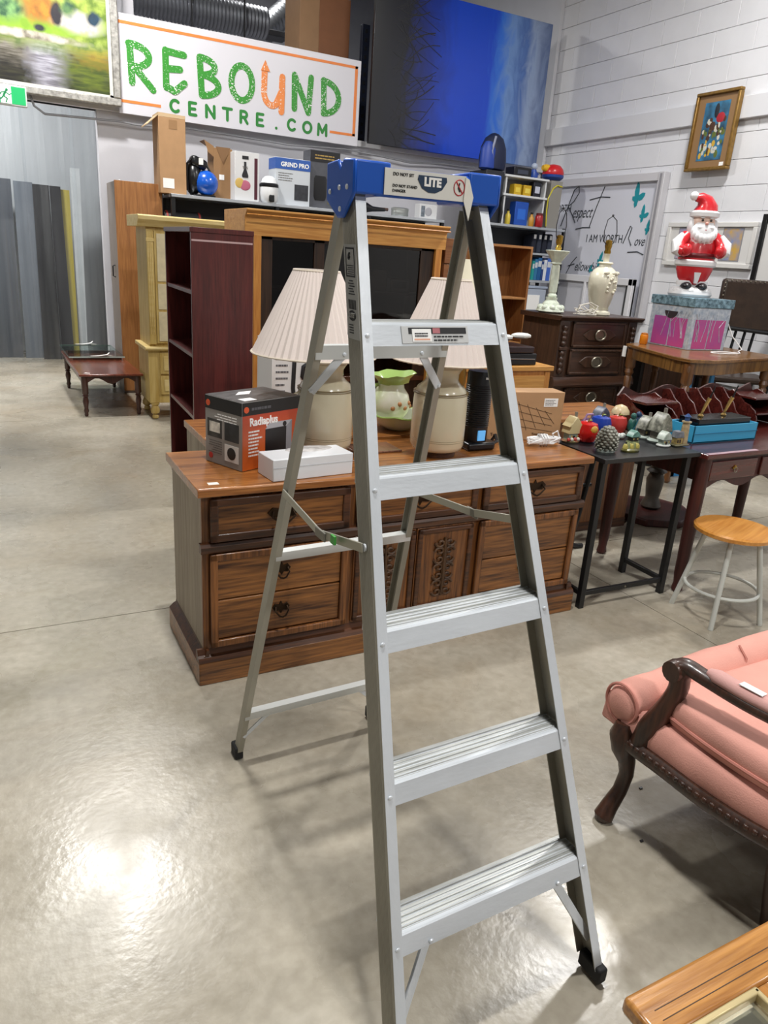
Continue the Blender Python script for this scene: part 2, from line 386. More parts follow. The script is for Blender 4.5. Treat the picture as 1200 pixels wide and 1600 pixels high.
MB().cb((-.2400, -.13, 1.0195), (.0055, .018, .019)).build('green_tape', mat('green_tape', '#3f9a3c', .5), LAD)
# blue cap: two end blocks joined by a lower bridge
CZ0, CZ1, CY0, CY1, CX = 1.699, 1.760, -.034, .094, .176
for sx in (-1, 1):
    b = MB(); xo = sx*CX; xi = sx*(CX-.082)
    pol = [(CY0, CZ0), (CY0, CZ1), (CY0+.05, CZ1+.004), (CY0+.062, CZ1-.012), (CY0+.074, CZ1+.004), (CY1, CZ1), (CY1, CZ0-.01), (CY0+.072, CZ0-.045), (CY0+.045, CZ0-.045)]
    b.prism(pol, min(xo, xo-sx*.008), max(xo, xo-sx*.008), 'x')
    b.prism([(CY0, CZ0), (CY0, CZ1), (CY1, CZ1), (CY1, CZ0)], min(xi, xo-sx*.004), max(xi, xo-sx*.004), 'x')
    b.build('cap_end', BLUE, LAD, smooth=30, bevel=.004)
    for yy, zz in ((CY0+.028, CZ0+.012), (CY0+.063, CZ0+.012), (CY0+.058, CZ0-.028), (CY1-.02, CZ0+.006)):
        MB().lathe([(.0055, 0), (.005, sx*.0018), (.0004, sx*.003)], 10, (xo, yy, zz), 'x').build('rivet', ALU, LAD)
MB().prism([(CY0+.002, CZ0-.002), (CY0+.002, CZ1-.012), (CY0+.012, CZ1-.008), (CY1-.004, CZ1-.008), (CY1-.004, CZ0+.02), (CY0+.012, CZ0-.002)], -CX+.05, CX-.05, 'x').build('cap_bridge', BLUE, LAD, smooth=30, bevel=.003)
# printed labels on the cap
LBW = mat('label_white', '#dcdcd6', .5)
MB().box(-.110, .082, CY0-.0035, CY0-.001, CZ0+.002, CZ1-.010).build('cap_label', LBW, LAD, smooth=0)
yl = CY0-.0042
text('DO NOT SIT', .0085, BLACK(), LAD, (-.092, yl, CZ1-.020), align='LEFT')
text('DO NOT STAND', .0075, BLACK(), LAD, (-.092, yl, CZ0+.020), align='LEFT')
text('DANGER', .0075, BLACK(), LAD, (-.092, yl, CZ0+.011), align='LEFT')
NAVY = mat('navy_print', '#16324e', .5)
half = [(-.033, .012), (.033, .012), (.035, .004), (.024, -.012), (.008, -.019), (-.008, -.019), (-.024, -.012), (-.035, .004)]
MB().prism([(x, z+1.731) for x, z in half], yl-.0006, yl, 'y').build('emblem', NAVY, LAD, smooth=0)
text('LITE', .022, mat('white_print', '#f2f2f0', .6), LAD, (0, yl-.0012, 1.731), ext=.0005, bold=.0012)
REDP = mat('red_print', '#b5212c', .5)
MB().tube([(.066+.013*math.cos(a*PI/10), yl, 1.727+.015*math.sin(a*PI/10)) for a in range(20)], .0011, 5, closed=True).build('prohibition_ring', REDP, LAD)
MB().stroke([(.058, 1.738), (.075, 1.716)], .002, yl-.0006, yl).build('prohibition_bar', REDP, LAD)
MB().stroke([(.066, 1.735), (.064, 1.726), (.068, 1.720)], .003, yl-.0003, yl).build('prohibition_figure', BLACK(), LAD)
MB().prism([(.080, CZ1-.012), (.089, CZ1-.016), (.102, CZ0+.012), (.094, CZ0-.034), (.078, CZ0+.004)], CY0-.006, CY0-.0045, 'y').build('paper_tag', mat('tag_paper', '#e4e3da', .7), LAD, smooth=0)
# spec sheet on the left rail's web
def web(z, v, off=.0016): return V((-(lhw(z)+.0115+off), lyf(z)+v, z))
def weblabel(z0, z1, v0, v1, name, mt, off=.002):
    MB().loft([[web(z0, v0, off), web(z0, v1, off), web(z0, v1, off-.0008), web(z0, v0, off-.0008)], [web(z1, v0, off), web(z1, v1, off), web(z1, v1, off-.0008), web(z1, v0, off-.0008)]]).build(name, mt, LAD, smooth=0)
SPEC = mat('spec_grey', '#9a9a96', .5)
weblabel(1.425, 1.605, .005, .060, 'spec_label', SPEC)
for (a, b_, c, d) in ((1.543, 1.546, .013, .052), (1.596, 1.599, .013, .052), (1.543, 1.599, .013, .015), (1.543, 1.599, .050, .052)):
    weblabel(a, b_, c, d, 'label_border', BLACK(), .0028)
text("6", .019, BLACK(), LAD, web(1.582, .036, .003), (PI/2, 0, -PI/2), bold=.0006)
for i in range(5): weblabel(1.548+i*.004, 1.5495+i*.004, .018, .047-.004*(i % 2), 'print_line', BLACK(), .0028)
for i in range(6): weblabel(1.510+i*.005, 1.512+i*.005, .018+.004*(i % 3), .046-.005*(i % 2), 'print_line', BLACK(), .0028)
for i in range(7): weblabel(1.482, 1.500, .016+i*.005, .018+i*.005, 'print_line', BLACK(), .0028)
MB().loft([[web(1.470-.012*math.sin(t)**2*0+.010*math.sin(t), .034+.016*math.cos(t), .0030) for t in [i*PI/6 for i in range(12)]], [web(1.470+.010*math.sin(t), .034+.016*math.cos(t), .0022) for t in [i*PI/6 for i in range(12)]]]).build('emblem', BLACK(), LAD, smooth=0)
text('LITE', .012, mat('spec_grey', '#9a9a96', .5), LAD, web(1.470, .034, .0034), (PI/2, 0, -PI/2), bold=.0005)
for i in range(4): weblabel(1.436+i*.005, 1.438+i*.005, .032, .050, 'print_line', BLACK(), .0028)
# sticker on the front of the top step
zr = Z1+4*ZP; ys = 0.0
SL_ = bpy.data.objects.new('step_sticker', None); COL.objects.link(SL_); SL_.parent = LAD; SL_.location = (0, lyf(zr)+.0005, zr); SL_.rotation_euler = (-math.atan(DF/LH), 0, 0); zr = 0.0
MB().box(-.088, .075, ys-.0012, ys+.0012, zr-.016, zr+.019).build('step_label', mat('step_label_grey', '#c2c4c4', .5), SL_, smooth=0)
MB().box(-.072, .070, ys-.0018, ys-.0012, zr+.003, zr+.016).build('label_bar', BLACK(), SL_, smooth=0)
MB().box(-.064, -.018, ys-.0024, ys-.0018, zr-.013, zr+.013).build('price_sticker', WHITE(), SL_, smooth=0)
MB().box(-.060, -.022, ys-.0028, ys-.0024, zr-.010, zr-.007).build('sticker_stripe', mat('peach', '#e0a184', .6), SL_, smooth=0)
lines(SL_, -.058, -.024, zr-.004, zr+.006, ys-.0026, 2, BLACK(), 'print_lines', .5, 3)
lines(SL_, -.012, .068, zr-.014, zr+.001, ys-.0016, 2, BLACK(), 'print_lines', .4, 4)
MB().box(-.014, .004, ys-.0024, ys-.0018, zr+.004, zr+.015).build('label_patch', mat('label_red', '#b06a70', .6), SL_, smooth=0)
# ================================================================= oak dresser in front
OAK = wood('oak_front', '#3e200e', '#9c6633', 'x', .38, coat=.25)
OAKV = wood('oak_upright', '#3e200e', '#8c582b', 'z', .4, coat=.2)
OAKD = wood('oak_dark', '#27140a', '#5a341a', 'x', .42, coat=.2)
OAKT = wood('oak_top', '#6a3b18', '#b0733a', 'x', .28, coat=.4)
OAKS = wood('oak_side_grey', '#7d6f5c', '#a39682', 'z', .5)
BRZ = mat('dark_bronze', '#3a2c20', .38, metal=.85, var=.2)
def moulding(x0, x1, z0, z1, y, r, mt, parent, name):
    """picture-frame moulding: four bevelled strips on a front face"""
    m_ = MB()
    for (a, b, c, d) in ((x0, x1, z0, z0+r), (x0, x1, z1-r, z1), (x0, x0+r, z0, z1), (x1-r, x1, z0, z1)):
        m_.box(a, b, y-.012, y+.004, c, d)
    return m_.build(name, mt, parent, bevel=.005)
def pull(parent, x, z, y, s=1.0, wide=1.0):
    p = MB()
    pol = [(-.036*wide, .004), (-.024*wide, .020), (-.008, .014), (0, .030), (.008, .014), (.024*wide, .020), (.036*wide, .004), (.024*wide, -.014), (.008, -.010), (0, -.026), (-.008, -.010), (-.024*wide, -.014)]
    p.prism([(x+a*s, z+b*s) for a, b in pol], y-.004, y+.001, 'y')
    h = p.build('handle', BRZ, parent, bevel=.001)
    MB().tube([(x-.022*s*wide, y-.006, z+.008*s), (x-.026*s*wide, y-.018, z-.008*s), (x-.012*s, y-.024, z-.026*s), (x, y-.025, z-.030*s), (x+.012*s, y-.024, z-.026*s), (x+.026*s*wide, y-.018, z-.008*s), (x+.022*s*wide, y-.006, z+.008*s)], .0035*s, 6).build('bail', BRZ, h)
    return h
def dresser(root, W, D, H, tone):
    of, ou, od, ot, os_ = tone
    MB().box(-.012, W+.012, -.012, D+.004, 0, .095).build('plinth', of, root, bevel=.004)
    MB().prism([(-.012, .095), (-.002, .112), (.010, .118), (.018, .140), (.03, .140), (.03, .095)], -.012, W+.012, 'x').build('plinth_moulding', od, root, smooth=25)
    for sx in (0, 1):
        x = 0 if sx == 0 else W
        sg = 1 if sx == 0 else -1
        MB().prism([(x-sg*.012, .095), (x+sg*.006, .112), (x+sg*.016, .118), (x+sg*.02, .140), (x+sg*.03, .140), (x+sg*.03, .095)], .0, D, 'y').build('side_moulding', od, root, smooth=25)
    MB().box(.018, W-.018, .03, D, .095, H-.034).build('carcass', os_, root, smooth=0)
    MB().box(.012, W-.012, .018, .034, .14, H-.034).build('face_frame', ou, root, smooth=0)
    MB().prism([(-.012, H-.030), (-.012, H-.006), (-.006, H), (D+.004, H), (D+.004, H-.034), (0, H-.034)], -.006, W+.006, 'x').build('top', ot, root, bevel=.003)
    MB().prism([(.0, .535), (-.004, .545), (-.004, .560), (.004, .570), (.03, .570), (.03, .535)], .004, W-.004, 'x').build('waist_moulding', od, root, smooth=25)
    bx = [(.035, W/3-.012), (W/3+.012, 2*W/3-.012), (2*W/3+.012, W-.035)]
    for i, (a, b) in enumerate(bx):
        dr = MB().box(a+.02, b-.02, .004, .03, .590, H-.056).build('drawer', of, root, bevel=.003)
        moulding(a+.004, b-.004, .576, H-.042, .006, .03, od, dr, 'drawer_moulding')
        pull(dr, (a+b)/2, .663, .003, 1.15, 1.5)
        if i != 1:
            mo = MB()
            fr = moulding(a+.002, b-.002, .150, .530, .004, .028, ou, root, 'bay_moulding')
            for z0, z1 in ((.180, .338), (.344, .502)):
                d2 = MB().box(a+.03, b-.03, .006, .03, z0, z1).build('drawer', of, root, bevel=.003)
                pull(d2, (a+b)/2, (z0+z1)/2+.012, .005, 1.0)
        else:
            mid = (a+b)/2
            for (c, d) in ((a+.004, mid-.003), (mid+.003, b-.004)):
                dd = MB().box(c, d, .006, .03, .150, .530).build('cabinet_door', ou, root, bevel=.003)
                moulding(c+.004, d-.004, .155, .525, .006, .022, od, dd, 'door_moulding')
                orn = MB(); cx = (c+d)/2
                for k in range(7):
                    zz = .225+k*.038; s_ = 1 if k % 2 else -1
                    for sg in (-1, 1):
                        pts = [(cx+sg*(.024+.026*math.cos(t)*(1-t/8)), .001, zz+s_*.021*math.sin(t)*(1-t/8)) for t in [j*.7 for j in range(10)]]
                        orn.tube(pts, .0062, 6)
                orn.tube([(cx, .002, .205), (cx, -.001, .35), (cx, .002, .475)], [.006, .012, .006], 6)
                orn.build('carved_ornament', wood('carving_dark', '#33200f', '#5a3c20', 'z', .5), dd)
DRH = .783
DR = thing('dresser', 'long oak dresser with carved doors and six bronze pulls, directly behind the ladder', 'dresser', (.592, 2.434, 0), .004)
dresser(DR, 1.81, .50, DRH, (OAK, OAKV, OAKD, OAKT, OAKS))
MB().box(.045, .083, .035, .062, DRH, DRH+.0008).build('price_tag', mat('tag_paper', '#e4e3da', .7), DR, smooth=0)
DR2 = thing('dresser', 'second oak dresser with its tagged top just showing behind the long dresser', 'dresser', (.80, 3.50, 0), 0)
MB().box(0, 1.75, -.49, 0, .0, .75).build('carcass', OAKS, DR2, smooth=0); MB().box(-.012, 1.762, -.50, .008, .75, .783).build('top', OAKT, DR2, bevel=.003)
MB().box(-.004, .026, -.46, -.36, .783, .784).build('price_tag', mat('tag_paper', '#e4e3da', .7), DR2, smooth=0)
for i in range(3): MB().box(.03+i*.575, .57+i*.575, -.006+.002, .012, .12, .72).build('back_panel', OAKD, DR2, bevel=.002)

# ---------------------------------------------------------------- radio carton
Zt = DRH
def carton(name, label, cat, loc, rz, w, d, h, mt, group=None):
    t = thing(name, label, cat, loc, rz, group)
    MB().box(0, w, 0, d, 0, h).build('box_body', mt, t, bevel=.0025)
    return t
RW, RD, RH = .30, .213, .262
R = carton('radio_carton', 'black, grey and orange printed radio carton on the left end of the long dresser', 'box', (.795, 2.592, Zt+.001), math.radians(24), RW, RD, RH, mat('carton_grey', '#8d8a86', .45))
def orange_mat():
    mt = mat('carton_orange', '#c8442a', .4); nt = mt.node_tree; b = nt.nodes['Principled BSDF']; tc = _n(nt, 'ShaderNodeTexCoord'); sp = _n(nt, 'ShaderNodeSeparateXYZ'); nt.links.new(tc.outputs['Object'], sp.inputs[0])
    mr = _n(nt, 'ShaderNodeMapRange'); mr.inputs[1].default_value = 0; mr.inputs[2].default_value = RH; nt.links.new(sp.outputs[2], mr.inputs[0])
    r = _n(nt, 'ShaderNodeValToRGB'); e = r.color_ramp.elements; e[0].color = S('#e0702a'); e[1].color = S('#a5322c'); nt.links.new(mr.outputs[0], r.inputs[0]); nt.links.new(r.outputs[0], b.inputs['Base Color']); return mt
MB().box(.002, RW-.002, -.001, .0, .002, RH-.05).build('orange_panel', orange_mat(), R, smooth=0)
BK = mat('carton_black', '#17171a', .35)
MB().box(.001, RW-.001, -.0012, 0, RH-.05, RH-.001).build('header_band', BK, R, smooth=0)
MB().box(-.0012, 0, .001, RD-.001, RH-.05, RH-.001).build('header_band', BK, R, smooth=0)
MB().box(.002, RW-.002, .002, RD-.002, RH, RH+.0012).build('top_panel', mat('carton_top', '#1d1d1f', .3, col2='#5a5958', scale=22, stretch=(1, 3, 1)), R, smooth=0)
MB().box(.03, .09, .02, .06, RH+.001, RH+.0018).build('sticker', WHITE(), R, smooth=0)
MB().prism([(.08, .13), (.13, .17), (.19, .165), (.14, .12)], RH+.001, RH+.0018).build('sticker', WHITE(), R, smooth=0)
text('Radiaplus', .042, WHITE(), R, (.035, -.0018, RH-.078), align='LEFT', bold=.0012, sx=.9)
lines(R, .045, .16, RH-.034, RH-.020, -.0014, 1, mat('dim_print', '#55555a', .5), 'print_lines', .7, 9)
for px_ in (.02,): MB().lathe([(.012, 0), (.012, .001)], 14, (px_, -.0012, RH-.028), 'y').build('round_mark', mat('mark_orange', '#d1542c', .5), R)
MB().lathe([(.012, 0), (.012, -.001)], 14, (-.0012, RD-.02, RH-.028), 'x').build('round_mark', mat('mark_orange', '#d1542c', .5), R)
lines(R, .03, .10, .05, .155, -.0016, 8, WHITE(), 'print_lines', .45, 5)
MB().box(.115, .225, -.0022, -.0012, .02, .150).build('picture_radio_front', BK, R, smooth=0)
MB().prism([(.115, .150), (.135, .172), (.255, .172), (.225, .150)], -.0022, -.0012, 'y').build('picture_radio_top', mat('print_silver', '#aaaab0', .4), R, smooth=0)
MB().prism([(.225, .02), (.225, .150), (.255, .172), (.255, .04)], -.0022, -.0012, 'y').build('picture_radio_side', mat('print_silver2', '#8a8a90', .4), R, smooth=0)
MB().lathe([(.010, 0), (.010, .001)], 12, (.215, -.0022, .160), 'y').build('picture_knob', BK, R)
lines(R, .03, RD-.03, RH-.09, RH-.06, -.0004, 3, WHITE(), 'print_lines', .35, 6, 'x')
for (a, b_, c, d, mm) in ((.115, .198, .105, .175, '#3a3835'), (.018, .098, .105, .175, '#26282c')):
    MB().box(-.0014, -.0002, a, b_, c, d).build('picture_panel', mat('pic'+mm, mm, .4, var=.5, scale=30), R, smooth=0)
MB().box(-.0022, -.0012, .125, .185, .125, .165).build('picture_detail', mat('print_cream', '#d8d4c8', .5, var=.3, scale=40), R, smooth=0)
MB().box(-.0014, -.0002, .018, .098, .025, .09).build('picture_panel', mat('print_white', '#d9d9d6', .5), R, smooth=0)
MB().lathe([(.024, 0), (.024, -.001)], 16, (-.0016, .058, .058), 'x').build('picture_speaker', BK, R)
MB().lathe([(.012, 0), (.012, -.001)], 12, (-.0006, .180, .03), 'x').build('round_mark', mat('mark_red', '#b8322c', .5), R)
lines(R, .115, .195, .04, .095, -.0004, 6, mat('dim_print2', '#5b5955', .6), 'print_lines', .3, 8, 'x')
# white flat carton
WBX = carton('flat_carton', 'plain white flat carton at the front edge of the long dresser', 'box', (.865, 2.440, Zt+.001), .10, .335, .135, .082, mat('carton_white', '#e3e6ea', .4))
MB().box(.0, .345, -.0008, .0, .050, .0515).build('lid_seam', mat('seam', '#b5b9bf', .6), WBX, smooth=0)
MB().ball((.20, .11, .082), (.10, .045, .004), 16, 6).build('plastic_wrap', mat('wrap', '#c8c6c6', .25, var=.3, scale=30), WBX)
# ---------------------------------------------------------------- milk can lamps
CREAM = mat('cream_glaze', '#d9d2b6', .22, var=.03, coat=.4)
PLE = mat('pleated_fabric', '#d9cdc6', .75, bump=.1, bscale=200)
def can_lamp(loc, label, sr, rz=0, off=(0, 0)):
    t = thing('table_lamp', label, 'lamp', loc, rz, 'milk can lamps on the dresser')
    MB().lathe([(.085, 0), (.085, .02), (.10, .03)], 24, (0, 0, 0)).build('wood_foot', OAKD, t)
    MB().lathe([(.075, .018), (.108, .03), (.117, .05), (.118, .12), (.117, .21), (.114, .265), (.104, .292), (.078, .314), (.070, .326), (.070, .352), (.078, .366), (.084, .374), (.080, .382), (.03, .386), (.01, .386)], 32).build('can_body', CREAM, t, smooth=50)
    for z in (.07, .078, .268, .276): MB().lathe([(.1166, z-.0008), (.1186, z), (.1166, z+.0008)], 32).build('painted_band', mat('band_brown', '#8d7a55', .4), t)
    for s_ in (-1, 1):
        MB().tube([(s_*.112, 0, .262), (s_*.138, 0, .250), (s_*.142, 0, .215), (s_*.132, 0, .19), (s_*.117, 0, .186)], .005, 8).build('can_handle', CREAM, t)
    MB().lathe([(.012, .38), (.012, .44), (.017, .45), (.017, .49), (.006, .5), (.004, .72), (.01, .735), (.002, .745)], 12).build('stem', mat('lamp_brass', '#a98a4a', .3, metal=.9), t)
    n = 100; z0, z1 = .405, .735; r0, r1 = sr, sr*.36
    rings = []
    for k in range(5):
        u = k/4; r = r0+(r1-r0)*u; e_ = .016; rings.append([(r*(1+(e_ if j % 2 else -e_))*math.cos(2*PI*j/n), r*(1+(e_ if j % 2 else -e_))*math.sin(2*PI*j/n), z0+(z1-z0)*u) for j in range(n)])
    sh = MB().loft(rings, caps=False).build('lamp_shade', PLE, t, smooth=0); sh.location = (*off, 0); sh.rotation_euler = (0, .0, 0)
    so = sh.modifiers.new('thick', 'SOLIDIFY'); so.thickness = .003
    for z, r in ((z0+.004, r0), (z1-.004, r1)): MB().tube([(r*1.01*math.cos(2*PI*j/40), r*1.01*math.sin(2*PI*j/40), z) for j in range(40)], .004, 5, closed=True).build('shade_trim', mat('trim_cream', '#d8cdbc', .7), sh)
    return t
can_lamp((1.215, 2.80, Zt+.001), 'cream milk can lamp with wide pleated shade, behind the white flat carton', .252, 0, (-.045, .03))
can_lamp((1.690, 2.66, Zt+.001), 'cream milk can lamp with pleated shade, beside the black tower heater', .222, .5)
# pitcher and basin
GLZ = mat('white_glaze', '#dfe0d2', .2, col2='#c9d6a8', scale=9, coat=.3)
GRN = mat('green_glaze', '#9dbb6a', .25, coat=.3)
cx, cy = 1.70, 3.13
BS = thing('wash_basin', 'white and green china wash basin holding the pitcher', 'basin', (cx+.05, cy, Zt+.001))
MB().lathe([(.06, 0), (.075, .01), (.12, .035), (.155, .075), (.165, .082), (.15, .074), (.11, .04), (.02, .02)], 28).build('bowl', GLZ, BS)
MB().tube([(.163*math.cos(a*PI/16), .163*math.sin(a*PI/16), .082+.004*math.sin(a*PI/2)) for a in range(32)], .005, 6, closed=True).build('rim', GRN, BS)
PT = thing('water_pitcher', 'white and green china pitcher with wavy green lip between the two milk can lamps', 'pitcher', (cx, cy, Zt+.022))
MB().lathe([(.045, .0), (.05, .012), (.06, .03), (.092, .07), (.100, .11), (.088, .155), (.066, .185), (.062, .205)], 28).build('body', GLZ, PT)
n = 28; rings = []
for (r, z) in ((.061, .203), (.066, .225), (.085, .245), (.098, .252), (.088, .249), (.055, .22)):
    rings.append([((r+(.03 if math.cos(2*PI*j/n) > .6 else 0))*math.cos(2*PI*j/n), r*math.sin(2*PI*j/n), z+.008*math.cos(2*PI*j/n)+.004*math.sin(6*PI*j/n*2)) for j in range(n)])
MB().loft(rings).build('lip', GRN, PT)
MB().tube([(-.07, 0, .20), (-.12, 0, .19), (-.135, 0, .14), (-.12, 0, .09), (-.093, 0, .08)], .009, 8).build('handle', GRN, PT)
MB().lathe([(.0635, .178), (.0665, .184), (.0625, .19)], 28).build('neck_band', mat('band_dark', '#33372a', .4), PT)
for a in range(5):
    MB().ball((.095*math.cos(-1.9+a*.35), .095*math.sin(-1.9+a*.35), .10+.02*(a % 2)), .012, 8, 6).build('painted_flower', mat('flower_rust', '#b07a4a', .4), PT)
tag(MB().prism([(0, 0), (.22, 0), (.22, .15), (0, .15)], 0, .008).build('reflection_board', wood('reflection_streaks', '#43291c', '#8a6350', 'y', .15, coat=.6), loc=(1.335, 2.72, Zt+.001), bevel=.002), 'added board with a dark streaky reflection painted in, on the dresser between the lamps', 'board')  # thin added board, its streaks paint in a dark reflection
# tower heater
BP = mat('black_plastic', '#121316', .3)
TH = thing('tower_heater', 'black ribbed tower heater with blue display beside the right milk can lamp', 'heater', (1.925, 2.715, Zt+.001))
MB().prism([(-.07, -.065), (.075, -.065), (.095, -.03), (.08, .06), (-.06, .06)], 0, .035).build('foot', BP, TH, bevel=.01)
MB().lathe([(.055, .03), (.057, .05), (.058, .34), (.055, .352), (.02, .354)], 20).build('column', BP, TH)
for k in range(20): MB().lathe([(.0575, .105+k*.0095), (.0605, .108+k*.0095), (.0575, .111+k*.0095)], 20).build('rib', BP, TH)
MB().box(-.022, .018, -.062, -.054, .045, .092).build('display', mat('display_blue', '#5aa0d8', .3, emis=.6), TH, bevel=.003)
text('Bionaire', .014, WHITE(), TH, (.012, -.0600, .325))
MB().tube([(.06, -.045, .02), (.11, -.03, .03), (.12, .0, .05), (.105, .01, .02)], .009, 6).build('plug', BP, TH)
# travel crib carton
KR = mat('kraft', '#b08a63', .7, var=.05, scale=12)
TC = carton('kraft_carton', 'brown kraft carton with line drawing and white label beside the rope bundle', 'box', (2.045, 2.815, Zt+.001), -.16, .42, .12, .235, KR)
b = MB(); y = -.0012
for i in range(4): b.stroke([(.17+i*.05, .19-.015*i), (.23+i*.05, .05+.01*i)], .0018, y, 0, 4)
for i in range(4): b.stroke([(.12+i*.02, .19-i*.04), (.36+i*.005, .13-i*.03)], .0018, y, 0, 4)
b.build('line_drawing', mat('print_brown', '#4e3a26', .7), TC, smooth=0)
MB().box(.31, .385, -.0014, 0, .165, .205).build('label', WHITE(), TC, smooth=0)
lines(TC, .315, .38, .17, .20, -.0016, 4, mat('dim_print2', '#5b5955', .6), 'print_lines', .3, 12)
text('Travel Crib', .022, mat('print_brown', '#4e3a26', .7), TC, (.09, -.0014, .03))
text('Travel Crib', .016, mat('print_brown', '#4e3a26', .7), TC, (.30, -.0014, .03))
# rope / cord bundle
ROP = thing('cord_bundle', 'bundled white cord lying at the right end of the long dresser', 'cord', (2.29, 2.665, Zt+.022))
ROP.rotation_euler = (0, 0, -.2)
rnd = random.Random(5)
for k in range(7):
    a0 = rnd.uniform(0, 6); MB().tube([(.085*math.cos(t)+rnd.uniform(-.005, .005), .022*math.sin(t+a0*.1)+rnd.uniform(-.006, .006), .012*math.sin(2*t+a0)+.006) for t in [j*PI/9 for j in range(18)]], .0055, 6, closed=True).build('cord_loop', mat('cord_white', '#e6e6e6', .5), ROP)
MB().tube([(-.02+.002*k, .03*math.cos(k*.9), .008+.026*math.sin(k*.9)) for k in range(22)], .005, 6).build('cord_wrap', mat('cord_white', '#e6e6e6', .5), ROP)
MB().tube([(.06, 0, .01), (.04, -.01, .04), (.07, 0, .05), (.085, .0, .02)], .004, 6).build('cord_loop', mat('cord_white', '#e6e6e6', .5), ROP)
# ================================================================= dark bookcase
CHER = wood('cherry_laminate', '#3b1414', '#5a2320', 'z', .35, coat=.2)
DKIN = mat('dark_laminate', '#1d0d0d', .5)
BC = thing('bookcase', 'tall dark cherry bookcase with open empty shelves, behind the radio carton', 'bookcase', (1.069, 4.474, 0), -.03)
w_, d_, h_ = .365, .82, 1.644
MB().box(0, w_, 0, .022, 0, h_).build('side_panel', CHER, BC, bevel=.002); MB().box(0, w_, d_-.022, d_, 0, h_).build('side_panel', CHER, BC, bevel=.002)
MB().box(w_-.012, w_, .022, d_-.022, 0, h_).build('back_panel', DKIN, BC, smooth=0)
MB().box(-.006, w_+.004, -.004, d_+.004, h_, h_+.028).build('top', CHER, BC, bevel=.002)
MB().box(.004, w_-.004, -.0012, 0, h_-.048, h_-.038).build('edge_strip', mat('pale_strip', '#b79a9a', .5), BC, smooth=0)
for z in (.07, .55, .93, 1.30): MB().box(.004, w_-.012, .022, d_-.022, z, z+.022).build('shelf', CHER, BC, bevel=.001)
MB().box(.01, .03, .022, d_-.022, 0, .07).build('kick_board', CHER, BC, smooth=0)
# ================================================================= cream armoire
CRM = mat('cream_wood', '#c8b070', .45, col2='#b0924c', scale=5, stretch=(6, 6, .6), bump=.05)
CRL = mat('cream_wood_light', '#d9c58c', .45, col2='#c6ab66', scale=5, stretch=(.8, 6, 6))
CRP = mat('cream_panel', '#cfc3a0', .5, var=.08, scale=20)
AR = thing('armoire', 'antique cream armoire with carved door panel and turned feet, behind the dark bookcase', 'armoire', (1.262, 6.96, 0), 0)
W, D = .87, .5
for x in (.05, W-.05):
    for y in (.04, D-.05): MB().lathe([(.012, 0), (.028, .01), (.03, .03), (.02, .045), (.038, .06), (.042, .09), (.032, .115), (.028, .13), (.04, .14), (.04, .155)], 14, (x, y, 0)).build('foot', CRM, AR)
MB().box(0, W, .01, D, .155, .64).build('lower_case', CRM, AR, bevel=.004)
MB().prism([(-.035, .655), (-.03, .672), (D, .672), (D, .64), (-.01, .64), (-.022, .648)], -.03, W+.03, 'x').build('waist_moulding', CRL, AR, bevel=.003)
for i, (z0, z1) in enumerate(((.235, .405), (.425, .62))):
    for x0, x1 in ((.10, W-.10),):
        d = MB().box(x0, x1, -.006, .02, z0, z1).build('drawer', CRM, AR, bevel=.004)
        MB().prism([(x0+.03, z0+.03), (x1-.03, z0+.03), (x1-.03, z1-.03), (x0+.03, z1-.03)], -.016, -.004, 'y').build('raised_panel', CRL, d, bevel=.01, seg=1)
MB().box(.02, W-.02, .03, D, .672, 1.70).build('upper_case', CRM, AR, bevel=.003)
for x0 in (.02, W-.08):
    MB().box(x0, x0+.06, .01, .04, .69, 1.67).build('pilaster', CRM, AR, bevel=.006)
    for k in range(3): MB().box(x0+.010+k*.015, x0+.017+k*.015, .006, .014, .78, 1.60).build('flute', CRL, AR, bevel=.003)
    MB().box(x0-.004, x0+.064, .004, .04, 1.57, 1.60).build('pilaster_band', CRL, AR, bevel=.003)
for x0, x1 in ((.085, W/2-.004), (W/2+.004, W-.085)):
    d = MB().box(x0, x1, .012, .032, .70, 1.66).build('door', CRM, AR, bevel=.003)
    for z0, z1 in ((.72, .98), (1.00, 1.22), (1.24, 1.64)):
        MB().box(x0+.02, x1-.02, .006, .014, z0, z1).build('door_panel', CRP, d, bevel=.003)
        cc = MB(); xm = (x0+x1)/2; zm = (z0+z1)/2; hz = (z1-z0)/2-.03
        for sg in (-1, 1):
            for sv in (-1, 1):
                cc.tube([(xm+sg*(.02+.05*u*math.cos(u*5)), .004, zm+sv*(hz*.4+.06*u*math.sin(u*5))) for u in [j/12 for j in range(1, 13)]], .005, 5)
                cc.tube([(xm, .004, zm), (xm+sg*.05, .004, zm+sv*hz*.5), (xm+sg*.02, .004, zm+sv*hz)], .004, 5)
        cc.build('carving', mat('carving_umber', '#94783c', .5), d)
MB().prism([(-.06, 1.745), (-.06, 1.775), (-.05, 1.785), (D+.01, 1.785), (D+.01, 1.69), (.0, 1.69), (-.015, 1.71), (-.04, 1.73)], -.055, W+.055, 'x').build('cornice', CRL, AR, smooth=25, bevel=.003)
